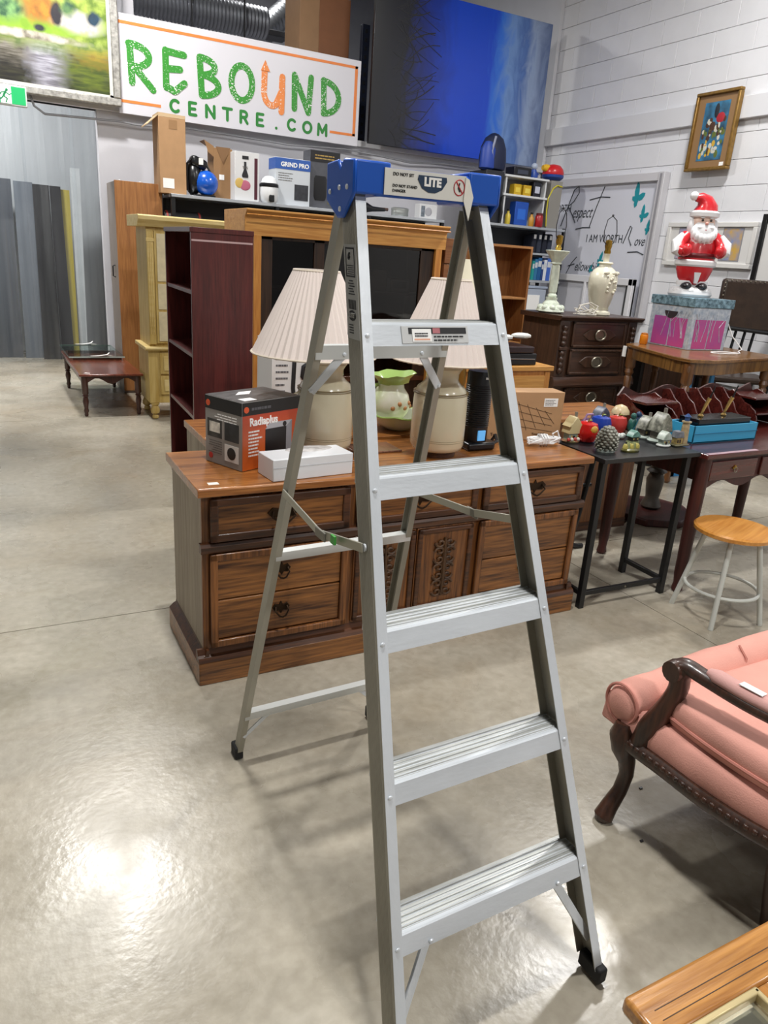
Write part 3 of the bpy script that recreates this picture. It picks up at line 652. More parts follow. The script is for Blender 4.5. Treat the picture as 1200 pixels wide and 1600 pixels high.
# ================================================================= tall wardrobe
WD = thing('wardrobe', 'tall brown wood grain wardrobe against the wall beside the plastic curtain', 'wardrobe', (1.245, 8.3, 0), 0)
WGR = wood('wardrobe_grain', '#85552c', '#a8723e', 'z', .5)
MB().box(0, .46, 0, .5, 0, 2.10).build('carcass', mat('wardrobe_side', '#6e6058', .5, var=.06), WD, smooth=0)
MB().box(-.008, .45, -.02, 0, .03, 2.118).build('door', WGR, WD, bevel=.002)
MB().box(-.006, 0, 0, .5, .0, 2.11).build('side_panel', mat('wardrobe_side2', '#7d736c', .5, var=.06), WD, smooth=0)
MB().tube([(-.006, .20, 1.19), (-.03, .20, 1.20), (-.03, .20, 1.30), (-.006, .20, 1.31)], .007, 6).build('pull_handle', mat('dark_metal', '#2b2b2d', .4, metal=.6), WD)
for x in (.05, .25): MB().ball((x, .03, 2.121), (.012, .012, .008), 8, 5).build('corner_stud', mat('stud', '#d0d0cc', .4), WD)
# ================================================================= coffee table and glass sheet
MAH = wood('mahogany', '#4a1f14', '#7a3a26', 'y', .25, coat=.5)
MAHD = wood('mahogany_dark', '#2a130d', '#4a241a', 'z', .35, coat=.3)
CT = thing('coffee_table', 'low mahogany coffee table with turned legs on the open floor', 'table', (.73, 7.21, 0), .01)
CW, CL_, CH = .47, 1.46, .395
MB().box(-.05, CW+.045, -.055, CL_+.05, CH-.022, CH).build('table_top', MAH, CT, bevel=.008)
def scallop(x0, x1, z1, dp, n=14): return [(x0, z1)]+[(x0, z1-dp)]+[(x0+(x1-x0)*i/n, z1-dp*(.62+.38*math.cos(4*PI*i/n))) for i in range(1, n)]+[(x1, z1-dp), (x1, z1)]
MB().prism(scallop(-.02, CW+.02, CH-.022, .075), -.02, .0, 'y').build('apron', MAHD, CT, smooth=0)
MB().prism(scallop(-.02, CW+.02, CH-.022, .075), CL_-.005, CL_+.015, 'y').build('apron', MAHD, CT, smooth=0)
for x in (-.02, CW): MB().box(x, x+.02, 0, CL_, CH-.09, CH-.022).build('apron', MAHD, CT, smooth=0)
for x in (0, CW):
    for y in (0, CL_-.02): MB().lathe([(.012, 0), (.018, .015), (.016, .03), (.024, .05), (.018, .075), (.02, .09), (.028, .14), (.02, .18), (.03, .19), (.02, .2), (.03, .215), (.03, CH-.022)], 14, (x, y, 0)).build('leg', MAHD, CT)
MB().prism([(.0, .02), (.05, .0), (.055, .02), (.02, .045)], CH, CH+.001).build('price_tag', WHITE(), CT, smooth=0)
for y in (.85, 1.30): MB().box(0, CW, y, y+.03, CH, CH+.028).build('batten', MAHD, CT, smooth=0)
def glass_mat(name='clear_glass', tint=(.86, .93, .91), f=.16):
    if name in MATS: return MATS[name]
    mt = bpy.data.materials.new(name); MATS[name] = mt; mt.use_nodes = True; nt = mt.node_tree; nt.nodes.clear()
    o = _n(nt, 'ShaderNodeOutputMaterial'); t = _n(nt, 'ShaderNodeBsdfTransparent'); g = _n(nt, 'ShaderNodeBsdfGlossy'); mx = _n(nt, 'ShaderNodeMixShader')
    t.inputs[0].default_value = (*tint, 1); g.inputs['Roughness'].default_value = .03; mx.inputs[0].default_value = f
    nt.links.new(t.outputs[0], mx.inputs[1]); nt.links.new(g.outputs[0], mx.inputs[2]); nt.links.new(mx.outputs[0], o.inputs[0]); return mt
GS = thing('glass_sheet', 'clear glass sheet with white tape lying across the mahogany coffee table', 'glass', (.68, 7.98, CH+.0295), .01)
MB().box(0, .53, 0, .90, 0, .012).build('pane', glass_mat(), GS, smooth=0)
EG = mat('glass_edge', '#b9cfc8', .15)
for a in ((0, .53, -.003, .0), (0, .53, .9, .903)): MB().box(*a, 0, .012).build('pane_edge', EG, GS, smooth=0)
MB().box(-.003, 0, 0, .9, 0, .012).build('pane_edge', mat('glass_edge_dark', '#46524f', .2), GS, smooth=0)
rnd = random.Random(3)
for (x, y) in ((.36, .0), (.32, .9)):
    MB().tube([(x-.16, y, .018), (x-.08, y-.01, .02), (x, y, .03), (x+.02, y, .05), (x+.01, y+.01, .02), (x+.06, y, .016)], [.004, .01, .012, .008, .012, .006], 6, flat=.5).build('tape', mat('tape_white', '#dfe0dd', .6), GS)
# ================================================================= curtain and leaning panels
def vinyl():
    mt = bpy.data.materials.new('clear_vinyl'); mt.use_nodes = True; nt = mt.node_tree; nt.nodes.clear()
    o = _n(nt, 'ShaderNodeOutputMaterial'); t = _n(nt, 'ShaderNodeBsdfTransparent'); g = _n(nt, 'ShaderNodeBsdfGlossy'); d = _n(nt, 'ShaderNodeBsdfDiffuse'); m1 = _n(nt, 'ShaderNodeMixShader'); m2 = _n(nt, 'ShaderNodeMixShader')
    tc = _n(nt, 'ShaderNodeTexCoord'); mp = _n(nt, 'ShaderNodeMapping'); mp.inputs['Scale'].default_value = (6, 1, .35); no = _n(nt, 'ShaderNodeTexNoise'); no.inputs['Scale'].default_value = 2; no.inputs['Detail'].default_value = 5
    nt.links.new(tc.outputs['Object'], mp.inputs[0]); nt.links.new(mp.outputs[0], no.inputs[0])
    mr = _n(nt, 'ShaderNodeMapRange'); mr.inputs[1].default_value = .3; mr.inputs[2].default_value = .7; mr.inputs[3].default_value = .0; mr.inputs[4].default_value = .13; nt.links.new(no.outputs[0], mr.inputs[0])
    t.inputs[0].default_value = (.93, .95, .96, 1); g.inputs['Roughness'].default_value = .12; d.inputs[0].default_value = (.62, .64, .66, 1)
    nt.links.new(mr.outputs[0], m1.inputs[0]); nt.links.new(t.outputs[0], m1.inputs[1]); nt.links.new(d.outputs[0], m1.inputs[2])
    m2.inputs[0].default_value = .06; nt.links.new(m1.outputs[0], m2.inputs[1]); nt.links.new(g.outputs[0], m2.inputs[2]); nt.links.new(m2.outputs[0], o.inputs[0]); return mt
VIN = vinyl()
CU = thing('plastic_curtain', 'clear wrinkled plastic curtain hanging under the landscape painting', 'curtain', (-1.62, 10.45, 0))
for i in range(6):
    rnd = random.Random(i+20); n = 14; x0, x1 = i*.54, min(i*.54+.58, 3.12); ph = rnd.uniform(0, 6); fr = []
    for k in range(2):
        fr.append([(x0+(x1-x0)*j/n, .03*math.sin(j*1.1+ph)+.02*math.sin(j*2.3+ph)+.015*(i % 2)+(.01 if k else 0), (.02, 4.2)[k]) for j in range(n+1)])
    vs = fr[0]+fr[1]; fs = [[j, j+1, n+2+j, n+1+j] for j in range(n)]
    MB().add(vs, fs).build('curtain_strip', VIN, CU, smooth=60)
def leaning(name, label, cat, px0, px1, ytop, ybot, T0, T1, mt, group=None, th=.03):
    a = GY(px0[1], ybot, T0); b = GY(px1[1], ybot, T0); z0 = 0.0
    c = GY(px0[0], ytop, T1); d = GY(px1[0], ytop, T1)
    t = thing(name, label, cat, (a.x, T0, 0), 0, group)
    MB().add([(0, 0, 0), (b.x-a.x, 0, 0), (d.x-a.x, T1-T0, c.z), (c.x-a.x, T1-T0, c.z), (0, th, 0), (b.x-a.x, th, 0), (d.x-a.x, T1-T0+th, c.z), (c.x-a.x, T1-T0+th, c.z)], [(0, 1, 2, 3), (7, 6, 5, 4), (0, 4, 5, 1), (1, 5, 6, 2), (2, 6, 7, 3), (3, 7, 4, 0)]).build('board', mt, t, smooth=0)
    return t
T = 10.75
for (n_, lb, p0, p1, yt, mt_) in (
    ('leaning_sheet', 'dark glossy panel leaning upright behind the plastic curtain', (50, 68), (76, 96), 287, mat('panel_black', '#0b0b0d', .5)),
    ('leaning_sheet', 'second dark panel with paper tag, just left of the yellow board', (77, 97), (94, 116), 290, mat('panel_black2', '#101114', .5)),
    ('leaning_board', 'yellow board standing upright behind the plastic curtain', (94, 112), (108, 124), 296, mat('panel_yellow', '#b3a23c', .5)),
    ('leaning_board', 'white board with small dark flecks behind the plastic curtain', (109, 125), (124, 137), 262, mat('panel_white', '#cfd3d4', .5, var=.04)),
    ('leaning_sheet', 'blue grey panel leaning at the left end of the curtain opening', (20, 40), (50, 68), 282, mat('panel_steel', '#6b727b', .35, var=.12, scale=3, stretch=(4, 1, .2))),
    ('leaning_sheet', 'dark grey panel cut off by the left edge of the picture', (-20, -10), (16, 36), 276, mat('panel_slate', '#454a52', .35, var=.15, scale=3, stretch=(4, 1, .2)))):
    leaning(n_, lb, 'panel', p0, p1, yt, 545, T, T+.4, mt_)
    T += .035
# ================================================================= REBOUND sign
SG0 = GY(187, 182, 8.78); SG1 = GY(565, 95, 8.78)
SW, SH = SG1.x-SG0.x, 3.675-2.785
SGN = thing('sign_board', 'large white sign board with green and orange lettering above the shelves', 'sign', (SG0.x, 8.78, 2.785))
MB().box(0, SW, 0, .03, 0, SH).build('board', mat('sign_white', '#cfced5', .35), SGN, bevel=.004)
ORG = mat('sign_orange', '#dd7d36', .5, var=.05); 
def speck(name, c):
    if name in MATS: return MATS[name]
    mt = mat(name, c, .5); nt = mt.node_tree; b = nt.nodes['Principled BSDF']; tc = _n(nt, 'ShaderNodeTexCoord'); v = _n(nt, 'ShaderNodeTexNoise'); v.inputs['Scale'].default_value = 75; v.inputs['Detail'].default_value = 2
    nt.links.new(tc.outputs['Object'], v.inputs[0]); n2 = _n(nt, 'ShaderNodeTexNoise'); n2.inputs['Scale'].default_value = 3; nt.links.new(tc.outputs['Object'], n2.inputs[0])
    ad = _n(nt, 'ShaderNodeMath', operation='MULTIPLY_ADD'); ad.inputs[1].default_value = .35; nt.links.new(n2.outputs[0], ad.inputs[0]); nt.links.new(v.outputs[0], ad.inputs[2])
    r = _n(nt, 'ShaderNodeValToRGB'); e = r.color_ramp.elements; e[0].color = S(c); e[0].position = .80; e[1].color = S('#e4e6e2'); e[1].position = .82
    nt.links.new(ad.outputs[0], r.inputs[0]); nt.links.new(r.outputs[0], b.inputs['Base Color']); return mt
GRS = speck('sign_green', '#2c8a26'); ORS = speck('sign_orange_speck', '#e0833e')
ARC = lambda cx, cz, rx_, rz_, a0, a1, n=10: [(cx+rx_*math.cos(math.radians(a0+(a1-a0)*i/n)), cz+rz_*math.sin(math.radians(a0+(a1-a0)*i/n))) for i in range(n+1)]
LET = {'R': [[(.1, .95), (.14, .05)], ARC(.12, .70, .62, .27, 95, -80), [(.25, .42), (.85, -.06)]],
       'E': [[(.1, .97), (.1, .05)], [(.1, .95), (.75, .92)], [(.1, .52), (.6, .55)], [(.1, .08), (.4, -.02), (.75, .22)]],
       'B': [[(.1, .95), (.16, .03)], ARC(.1, .73, .55, .22, 90, -80), ARC(.1, .26, .68, .27, 85, -85)],
       'O': [ARC(.45, .47, .40, .46, 0, 360, 18)],
       'U': [[(.12, .98), (.10, .40)], ARC(.42, .36, .32, .34, 180, 300), [(.58, .07), (.80, .45), (.82, .85)], [(.82, .62), (.80, -.12)]],
       'N': [[(.12, .0), (.10, .95), (.70, -.06), (.78, .95)]],
       'D': [[(.1, .95), (.14, .0)], ARC(.1, .46, .66, .47, 92, -88)]}
x = .045; n_ = len('REBOUND')
for i, ch in enumerate('REBOUND'):
    u = i/6; hh = (.42-.03*u)*SH; wl = .108*SW; x0 = (.036+.1305*i)*SW; zb = SH*(1-.69+.025*u)
    if ch == 'U': zb -= .01*SH
    b = MB()
    for q_, st in enumerate(LET[ch]): b.stroke([(x0+p[0]*wl, zb+p[1]*hh) for p in st], .066, -.003-.0006*q_, 0)
    if ch == 'U': b.prism([(x0-.03*wl, zb+hh*.93), (x0+.14*wl, zb+hh*1.22), (x0+.32*wl, zb+hh*.93)], -.007, 0, 'y')
    b.build('letter_'+ch.lower(), ORS if ch == 'U' else GRS, SGN, smooth=0)
GR2 = mat('sign_green_flat', '#1f7a2c', .5)
L2_ = {'C': [ARC(.5, .5, .44, .48, 45, 315, 12)], 'E': [[(.15, 0), (.15, 1), (.8, 1)], [(.15, .5), (.7, .5)], [(.15, 0), (.8, 0)]], 'N': [[(.1, 0), (.1, 1), (.9, 0), (.9, 1)]],
       'T': [[(.05, 1), (.95, 1)], [(.5, 1), (.5, 0)]], 'R': [[(.15, 0), (.15, 1), (.5, 1)], ARC(.5, .74, .3, .26, 90, -90, 8), [(.5, .48), (.15, .48)], [(.5, .48), (.85, 0)]], '.': [[(.5, -.02), (.5, .0)]],
       'O': [ARC(.5, .5, .46, .48, 0, 360, 16)], 'M': [[(.02, 0), (.06, 1), (.5, .25), (.94, 1), (.98, 0)]]}
for i, ch in enumerate('CENTRE.COM'):
    b = MB(); x0 = (.190+.0690*i)*SW; z0 = SH*(.093-.002*i)
    for q_, st in enumerate(L2_[ch]): b.stroke([(x0+p[0]*.105, z0+p[1]*.112) for p in st], .030, -.002-.0005*q_, 0)
    b.build('letter', GR2, SGN, smooth=0)
def strip(x0, x1, z0, z1): MB().box(x0*SW, x1*SW, -.002, 0, z0*SH, z1*SH).build('orange_line', ORG, SGN, smooth=0)
strip(.0, .985, .90, .93); strip(.972, .985, .12, .93); strip(.005, .155, .115, .145); strip(.865, .985, .115, .145)
# ================================================================= landscape painting with silver frame
def landscape_mat(blobs, base):
    """painted scene: soft irregular patches of colour laid one over another on the canvas"""
    mt = mat('landscape_paint', '#808060', .4); nt = mt.node_tree; b = nt.nodes['Principled BSDF']
    tc = _n(nt, 'ShaderNodeTexCoord'); lk = nt.links.new
    n1 = _n(nt, 'ShaderNodeTexNoise'); n1.inputs['Scale'].default_value = 9; n1.inputs['Detail'].default_value = 8; lk(tc.outputs['Object'], n1.inputs[0])
    mp = _n(nt, 'ShaderNodeMapping'); mp.inputs['Scale'].default_value = (3, 1, 26); lk(tc.outputs['Object'], mp.inputs[0])
    n2 = _n(nt, 'ShaderNodeTexNoise'); n2.inputs['Scale'].default_value = 1.6; n2.inputs['Detail'].default_value = 5; lk(mp.outputs[0], n2.inputs[0])
    cur = None
    for (cx, cz, rx_, rz_, c1, c2, soft, wob, kind) in blobs:
        sb = _n(nt, 'ShaderNodeVectorMath', operation='SUBTRACT'); sb.inputs[1].default_value = (cx, .012, cz); lk(tc.outputs['Object'], sb.inputs[0])
        ml = _n(nt, 'ShaderNodeVectorMath', operation='MULTIPLY'); ml.inputs[1].default_value = (1/rx_, 0, 1/rz_); lk(sb.outputs[0], ml.inputs[0])
        ln = _n(nt, 'ShaderNodeVectorMath', operation='LENGTH'); lk(ml.outputs[0], ln.inputs[0])
        ad = _n(nt, 'ShaderNodeMath', operation='MULTIPLY_ADD'); ad.inputs[1].default_value = wob; lk(n1.outputs[0], ad.inputs[0]); lk(ln.outputs['Value'], ad.inputs[2])
        mr = _n(nt, 'ShaderNodeMapRange'); mr.inputs[1].default_value = 1+wob*.5+soft; mr.inputs[2].default_value = 1+wob*.5-soft; lk(ad.outputs[0], mr.inputs[0])
        cr = _n(nt, 'ShaderNodeValToRGB'); e = cr.color_ramp.elements; e[0].position = .38; e[0].color = S(c1); e[1].position = .62; e[1].color = S(c2); lk((n2 if kind == 'w' else n1).outputs[0], cr.inputs[0])
        if cur is None: cur = cr.outputs[0]; continue
        m = _n(nt, 'ShaderNodeMix', data_type='RGBA'); lk(mr.outputs[0], m.inputs[0]); lk(cur, m.inputs[6]); lk(cr.outputs[0], m.inputs[7]); cur = m.outputs[2]
    lk(cur, b.inputs['Base Color']); return mt
def LQ(px, py): q = GY(px, py, 8.752); return (q.x-(LX1-LWd), q.z-LZ0)
def blob(px, py, rx_, rz_, c1, c2, soft=.3, wob=1.0, kind='n'): x, z = LQ(px, py); return (x, z, rx_, rz_, c1, c2, soft, wob, kind)
LX1 = GY(187, 90, 8.72).x; LZ0 = 2.83; LWd, LHt = 1.75, 1.30
LS = thing('framed_painting', 'large river landscape painting in a worn silver frame, above the plastic curtain', 'painting', (LX1-LWd, 8.74, LZ0))
SIL = mat('worn_silver', '#8f8d88', .4, metal=.5, col2='#c4c2bc', scale=30, stretch=(1, 1, 1))
MB().box(.04, LWd-.04, .012, .03, .04, LHt-.04).build('canvas', landscape_mat([
    blob(80, 100, 3, 3, '#4a4538', '#8f8a80', 1, 0, 'w'), blob(20, 118, 1.0, .14, '#14120e', '#3a352a', .5, 1, 'w'), blob(160, 150, .9, .14, '#121408', '#2f3314', .5, 1, 'w'), blob(75, 90, .16, .30, '#b9b8c4', '#7a7884', .5, 1.2, 'w'),
    blob(145, 112, .26, .20, '#3f4f18', '#66741f', .5, 1.4, 'w'), blob(150, 72, .22, .16, '#a8862c', '#7a6a26', .5, 1.4, 'w'), blob(120, 46, .42, .13, '#d6d4d0', '#b0aca0', .25, .8), blob(60, 20, 2.0, .26, '#5f7a2c', '#a8bc54', .3, 1.0),
    blob(120, 36, .22, .09, '#dcdad8', '#b8b4aa', .3, .8), blob(20, 36, .52, .07, '#98c03a', '#7fa82c', .2, .5), blob(48, 54, .42, .035, '#cfc8b8', '#5f584a', .3, 1.2), blob(60, 6, .16, .16, '#c8842a', '#8f5f22', .35, 1.6),
    blob(88, 20, .05, .10, '#20202a', '#3a3030', .3, 1.4), blob(145, 30, .06, .06, '#1f4058', '#203038', .3, 1.4), blob(10, 10, .14, .10, '#2f5a3a', '#7fae6a', .4, 1.6), blob(62, 43, .05, .03, '#34384a', '#20242c', .3, 1.0), blob(105, 14, .06, .07, '#284a3a', '#557a4a', .4, 1.6)], None), LS, smooth=0)
for (a, b_, c, d) in ((0, LWd, 0, .075), (0, LWd, LHt-.075, LHt), (0, .075, .075, LHt-.075), (LWd-.075, LWd, .075, LHt-.075)):
    MB().box(a, b_, -.02, .035, c, d).build('frame_bar', SIL, LS, bevel=.012)
MB().box(LWd-.105, LWd-.075, -.004, .012, .075, LHt-.075).build('frame_liner', mat('liner', '#d0cec8', .6), LS, smooth=0)
MB().box(.075, LWd-.075, -.004, .012, .075, .095).build('frame_liner', mat('liner', '#d0cec8', .6), LS, smooth=0)
# ================================================================= exit sign
E0 = GY(-14, 172, 8.66); E1 = GY(41, 140, 8.66)
EX = thing('exit_sign', 'green lit running figure exit sign at the left edge', 'exit sign', (E0.x, 8.66, 2.70))
ew, eh = E1.x-E0.x, .175
MB().box(0, ew, 0, .06, 0, eh).build('housing', mat('sign_housing', '#d9dcdc', .5), EX, bevel=.006)
MB().box(.012, ew-.012, -.003, 0, .014, eh-.014).build('green_panel', mat('exit_green', '#12a05a', .4, emis=.55), EX, smooth=0)
MB().box(.09, ew*.58, -.005, -.003, .014, eh-.014).build('white_panel', mat('exit_white', '#eef6f0', .4, emis=.6), EX, smooth=0)
fg = MB(); c = ew*.40
fg.ball((c+.02, -.007, .128), (.012, .003, .012), 10, 6); fg.stroke([(c+.01, .112), (c-.01, .075)], .018, -.008, -.005); fg.stroke([(c-.01, .075), (c+.02, .055), (c+.01, .025)], .011, -.008, -.005); fg.stroke([(c-.01, .075), (c-.03, .05), (c-.055, .045)], .011, -.008, -.005); fg.stroke([(c+.01, .108), (c+.04, .088), (c+.055, .1)], .008, -.008, -.005); fg.stroke([(c+.005, .11), (c-.03, .1), (c-.04, .08)], .008, -.008, -.005)
fg.build('running_figure', mat('exit_dark', '#0d7a45', .4, emis=.3), EX)
# ================================================================= blue abstract canvas
PX0, PX1, PZ0, PZ1 = GY(581, 120, 8.70).x, GY(862, 60, 8.70).x, 2.83, 4.48
PW_, PH_ = PX1-PX0, PZ1-PZ0
def blue_mat():
    mt = mat('blue_canvas_paint', '#1040c0', .3); nt = mt.node_tree; b = nt.nodes['Principled BSDF']
    tc = _n(nt, 'ShaderNodeTexCoord'); sp = _n(nt, 'ShaderNodeSeparateXYZ'); nt.links.new(tc.outputs['Object'], sp.inputs[0])
    mp = _n(nt, 'ShaderNodeMapping'); mp.inputs['Scale'].default_value = (2.0, 1, .8); nt.links.new(tc.outputs['Object'], mp.inputs[0])
    n1 = _n(nt, 'ShaderNodeTexNoise'); n1.inputs['Scale'].default_value = 2.2; n1.inputs['Detail'].default_value = 5; n1.inputs['Distortion'].default_value = 2.6; nt.links.new(mp.outputs[0], n1.inputs[0])
    ad = _n(nt, 'ShaderNodeMath', operation='MULTIPLY_ADD'); ad.inputs[1].default_value = .35; nt.links.new(n1.outputs[0], ad.inputs[0]); nt.links.new(sp.outputs[0], ad.inputs[2])
    mr = _n(nt, 'ShaderNodeMapRange'); mr.inputs[1].default_value = .17; mr.inputs[2].default_value = PW_+.17; nt.links.new(ad.outputs[0], mr.inputs[0])
    r = _n(nt, 'ShaderNodeValToRGB'); e = r.color_ramp.elements
    stops = [(0, '#0b0c12'), (.17, '#0d1020'), (.30, '#0c2a86'), (.45, '#0a44c8'), (.64, '#0a46cc'), (.70, '#2f6fd8'), (.77, '#6f93cc'), (.84, '#4a6cae'), (.90, '#8fa2c4'), (1, '#5a6c94')]
    while len(e) < len(stops): e.new(.5)
    for i, (p, c) in enumerate(stops): e[i].position = p; e[i].color = S(c)
    nt.links.new(mr.outputs[0], r.inputs[0]); nt.links.new(r.outputs[0], b.inputs['Base Color']); return mt
BP_ = thing('canvas_painting', 'huge unframed blue and black abstract canvas beside the white sign', 'painting', (PX0, 8.70, PZ0))
MB().box(0, PW_, 0, .045, 0, PH_).build('canvas', blue_mat(), BP_, bevel=.004)
rnd = random.Random(4); br = MB()
for k in range(70):
    z = rnd.uniform(.03, PH_-.03); x = rnd.uniform(.25, .5); L = rnd.uniform(.15, .55); dk = -.0015-k*2e-5; a = rnd.uniform(-.9, .9); c = rnd.uniform(-1.2, 1.2)
    pts = []
    for j in range(6):
        pts.append((x, min(max(z, .01), PH_-.01))); x += L/5*math.cos(a); z += L/5*math.sin(a); a += c/5
    br.stroke(pts, rnd.uniform(.004, .012), dk, 0, 4)
br.build('painted_branches', mat('paint_black', '#0a0c14', .4), BP_, smooth=0)
sw = MB()
for k in range(0):
    x = rnd.uniform(1.85, PW_-.1); z = rnd.uniform(.1, 1.0); pts = []; c = rnd.uniform(-.25, .25)
    for j in range(8): u = j/7; pts.append((min(max(x+c*math.sin(u*3), .02), PW_-.02), min(z+u*rnd.uniform(.45, .55), PH_-.02)))
    sw.stroke(pts, rnd.uniform(.006, .02), -.0012-k*2e-5, 0, 4)
sw.v and sw.build('painted_swirls', mat('paint_pale', '#7d97c4', .4), BP_, smooth=0)
# ================================================================= things stored above the office
POST = mat('rack_post', '#1c2233', .5, metal=.3)
RK = thing('rack_upright', 'dark steel rack upright between the white sign and the blue canvas', 'rack', (GY(569, 120, 9.15).x, 9.15, 2.83))
for y in (0, .6):
    p_ = MB(); p_.box(-.05, .05, y, y+.06, 0, 1.32); p_.build('post', POST, RK, bevel=.004)
    for k in range(14): MB().box(-.016, .016, y-.003, y, .06+k*.09, .10+k*.09).build('slot', mat('slot_dark', '#05060a', .8), RK, smooth=0)
for z0, z1 in ((.15, .6), (.6, 1.1)): MB().tube([(0, .05, z0), (0, .6, z1)], .018, 6).build('lattice', POST, RK)
KB = thing('cardboard_sheet', 'brown cardboard box standing above the white sign', 'box', (GY(468, 60, 9.25).x, 9.25, 2.83))
bw = GY(546, 60, 9.25).x-GY(468, 60, 9.25).x
MB().box(0, bw*.38, 0, .5, 0, 1.62).build('box_panel', mat('kraft_light', '#8d6c4c', .7, var=.05), KB, bevel=.004)
MB().box(bw*.38, bw, .0, .5, 0, 1.55).build('box_panel', mat('kraft_brown', '#7a4e30', .7, var=.06), KB, bevel=.004)
def duct(name, label, a, b, r, n=46, mt=None):
    t = thing(name, label, 'duct', a); d = V(b)-V(a); rings = []; pts = []; rr = []
    for i in range(n*2+1): pts.append(d*(i/(n*2))); rr.append(r*(1.0 if i % 2 else .9))
    MB().tube(pts, rr, 18).build('corrugated_tube', mt, t, smooth=30); MB().tube([pts[0], pts[0]+d*.02], r*1.06, 18).build('collar', mt, t); return t
DM = mat('duct_foil', '#8f9296', .35, metal=.9); DM2 = mat('duct_dark', '#85888e', .4, metal=.7)
a = GY(150, -18, 10.6); b = GY(415, 58, 10.6); b.z = a.z
duct('air_duct', 'dark corrugated air duct running along just above the white sign', a, b, .19, 44, DM2)
a = GY(398, 62, 11.3); b = GY(500, -30, 12.3)
duct('air_duct', 'bright silver air duct sloping upward beside the brown cardboard', a, b, .17, 22, DM)
for (x, lb) in ((300, 'thin dark hanger rod dropping in front of the dark air duct'), (382, 'thin dark hanger rod dropping where the two air ducts meet')):
    p = GY(x, 30, 10.35); tag(MB().tube([(0, 0, 0), (0, 0, 2.6)], .012, 6).build('hanger_rod', mat('rod', '#1d1e22', .5), loc=(p.x, 10.35, 3.6)), lb, 'rod')
tag(MB().cb((0, 0, 0), (.34, .3, .07)).build('duct_bracket', mat('bracket', '#33353a', .5), loc=tuple(GY(428, 56, 10.98)), bevel=.01), 'flat dark bracket plate under the silver air duct', 'bracket')
# ================================================================= oak hutch behind the lamps
HON = wood('honey_oak', '#b57a3a', '#d8a258', 'x', .4); HONV = wood('honey_oak_v', '#a8682c', '#c98c42', 'z', .4)
DKB = wood('dark_walnut', '#1d120b', '#3a2516', 'z', .4); 
OT = 5.2
ox0 = GY(397, 330, OT).x; ox1 = GY(694, 357, OT).x; ow = ox1-ox0
OH = thing('oak_hutch', 'honey oak entertainment hutch with dark glass doors, behind the two pleated lamps', 'cabinet', (ox0, OT, 0))
zt = 1.83
MB().box(0, .055, 0, .5, 0, zt-.09).build('side_panel', HONV, OH, bevel=.003)
MB().box(ow-.055, ow, 0, .5, 0, zt-.09).build('side_panel', HONV, OH, bevel=.003)
MB().prism([(-.05, zt-.012), (-.05, zt), (.5, zt), (.5, zt-.17), (0, zt-.17), (-.004, zt-.05)], -.065, ow+.03, 'x').build('cornice', HON, OH, smooth=25, bevel=.003)
MB().prism([(-.052, zt-.045), (-.058, zt-.038), (-.052, zt-.032)], -.065, ow+.03, 'x').build('cornice_bead', HONV, OH, smooth=0)
MB().box(.055, ow-.055, .45, .48, 0, zt-.13).build('back_panel', DKB, OH, smooth=0)
MB().box(.055, ow-.055, .04, .45, 0.0, .64).build('base_cabinet', DKB, OH, smooth=0)
MB().box(.055, ow-.055, .03, .47, .64, .68).build('base_top', wood('walnut_top', '#3a2012', '#5c3520', 'x', .35), OH, bevel=.003)
GDK = glass_mat('dark_glass', (.36, .33, .30), .05)
for i, (a, b_) in enumerate(((.055, .055+.09), (ow*.33-.04, ow*.33+.04), (ow-.17, ow-.055))):
    MB().box(a, b_, .03, .06, .68, zt-.13).build('stile', DKB, OH, bevel=.003)
MB().box(.055, ow-.055, .03, .06, zt-.19, zt-.13).build('door_rail', DKB, OH, bevel=.003)
for a, b_ in ((.145, ow*.33-.04), (ow*.33+.04, ow-.17)):
    MB().box(a, b_, .044, .050, .70, zt-.19).build('glass_door', GDK, OH, smooth=0)
for z in (.98, 1.30): MB().box(.06, ow-.06, .10, .45, z, z+.02).build('shelf', wood('walnut_shelf', '#2e1c10', '#4a2e1a', 'x', .4), OH, bevel=.002)
PLC = mat('reflection_grey', '#8e9298', .5)  # added grey boxes stand in for furniture reflected in the glass doors
t = thing('reflected_box', 'added grey box imitating a reflection in the oak hutch glass', 'reflection', (ox0+ow*.60, OT+.16, 1.001)); MB().box(0, .42, 0, .22, 0, .14).build('case', PLC, t, bevel=.006); MB().box(.02, .40, -.003, 0, .03, .06).build('slot', BP, t, smooth=0)
t = thing('reflected_small_box', 'smaller added grey box with window on the upper hutch shelf, imitating a reflection', 'reflection', (ox0+ow*.66, OT+.16, 1.321)); MB().box(0, .13, 0, .2, 0, .16).build('case', PLC, t, bevel=.006); MB().box(.16, .34, 0, .2, 0, .10).build('side_case', PLC, t, bevel=.006); MB().box(.19, .31, -.003, 0, .03, .08).build('window', BP, t, smooth=0)
# white carton with black curved mark behind the left lamp
p = GY(424, 640, 3.62)
CW2 = carton('white_carton', 'white carton with bold black curved logo, behind the left milk can lamp', 'box', (p.x, 3.62, .004), .0, .36, .24, 1.14, mat('carton_white2', '#d6d7d8', .45))
MB().tube([(.30, -.002, 1.09), (.16, -.002, 1.09), (.12, -.002, 1.06), (.115, -.002, .90), (.13, -.002, .78)], .012, 6).build('black_logo', BLACK(), CW2)
MB().tube([(.30, -.002, 1.03), (.20, -.002, 1.03), (.17, -.002, 1.01), (.165, -.002, .96), (.18, -.002, .94), (.30, -.002, .94)], .012, 6).build('black_logo', BLACK(), CW2)
lines(CW2, .02, .09, .80, 1.10, -.001, 9, mat('dim_print', '#55555a', .5), 'print_lines', .3, 21)
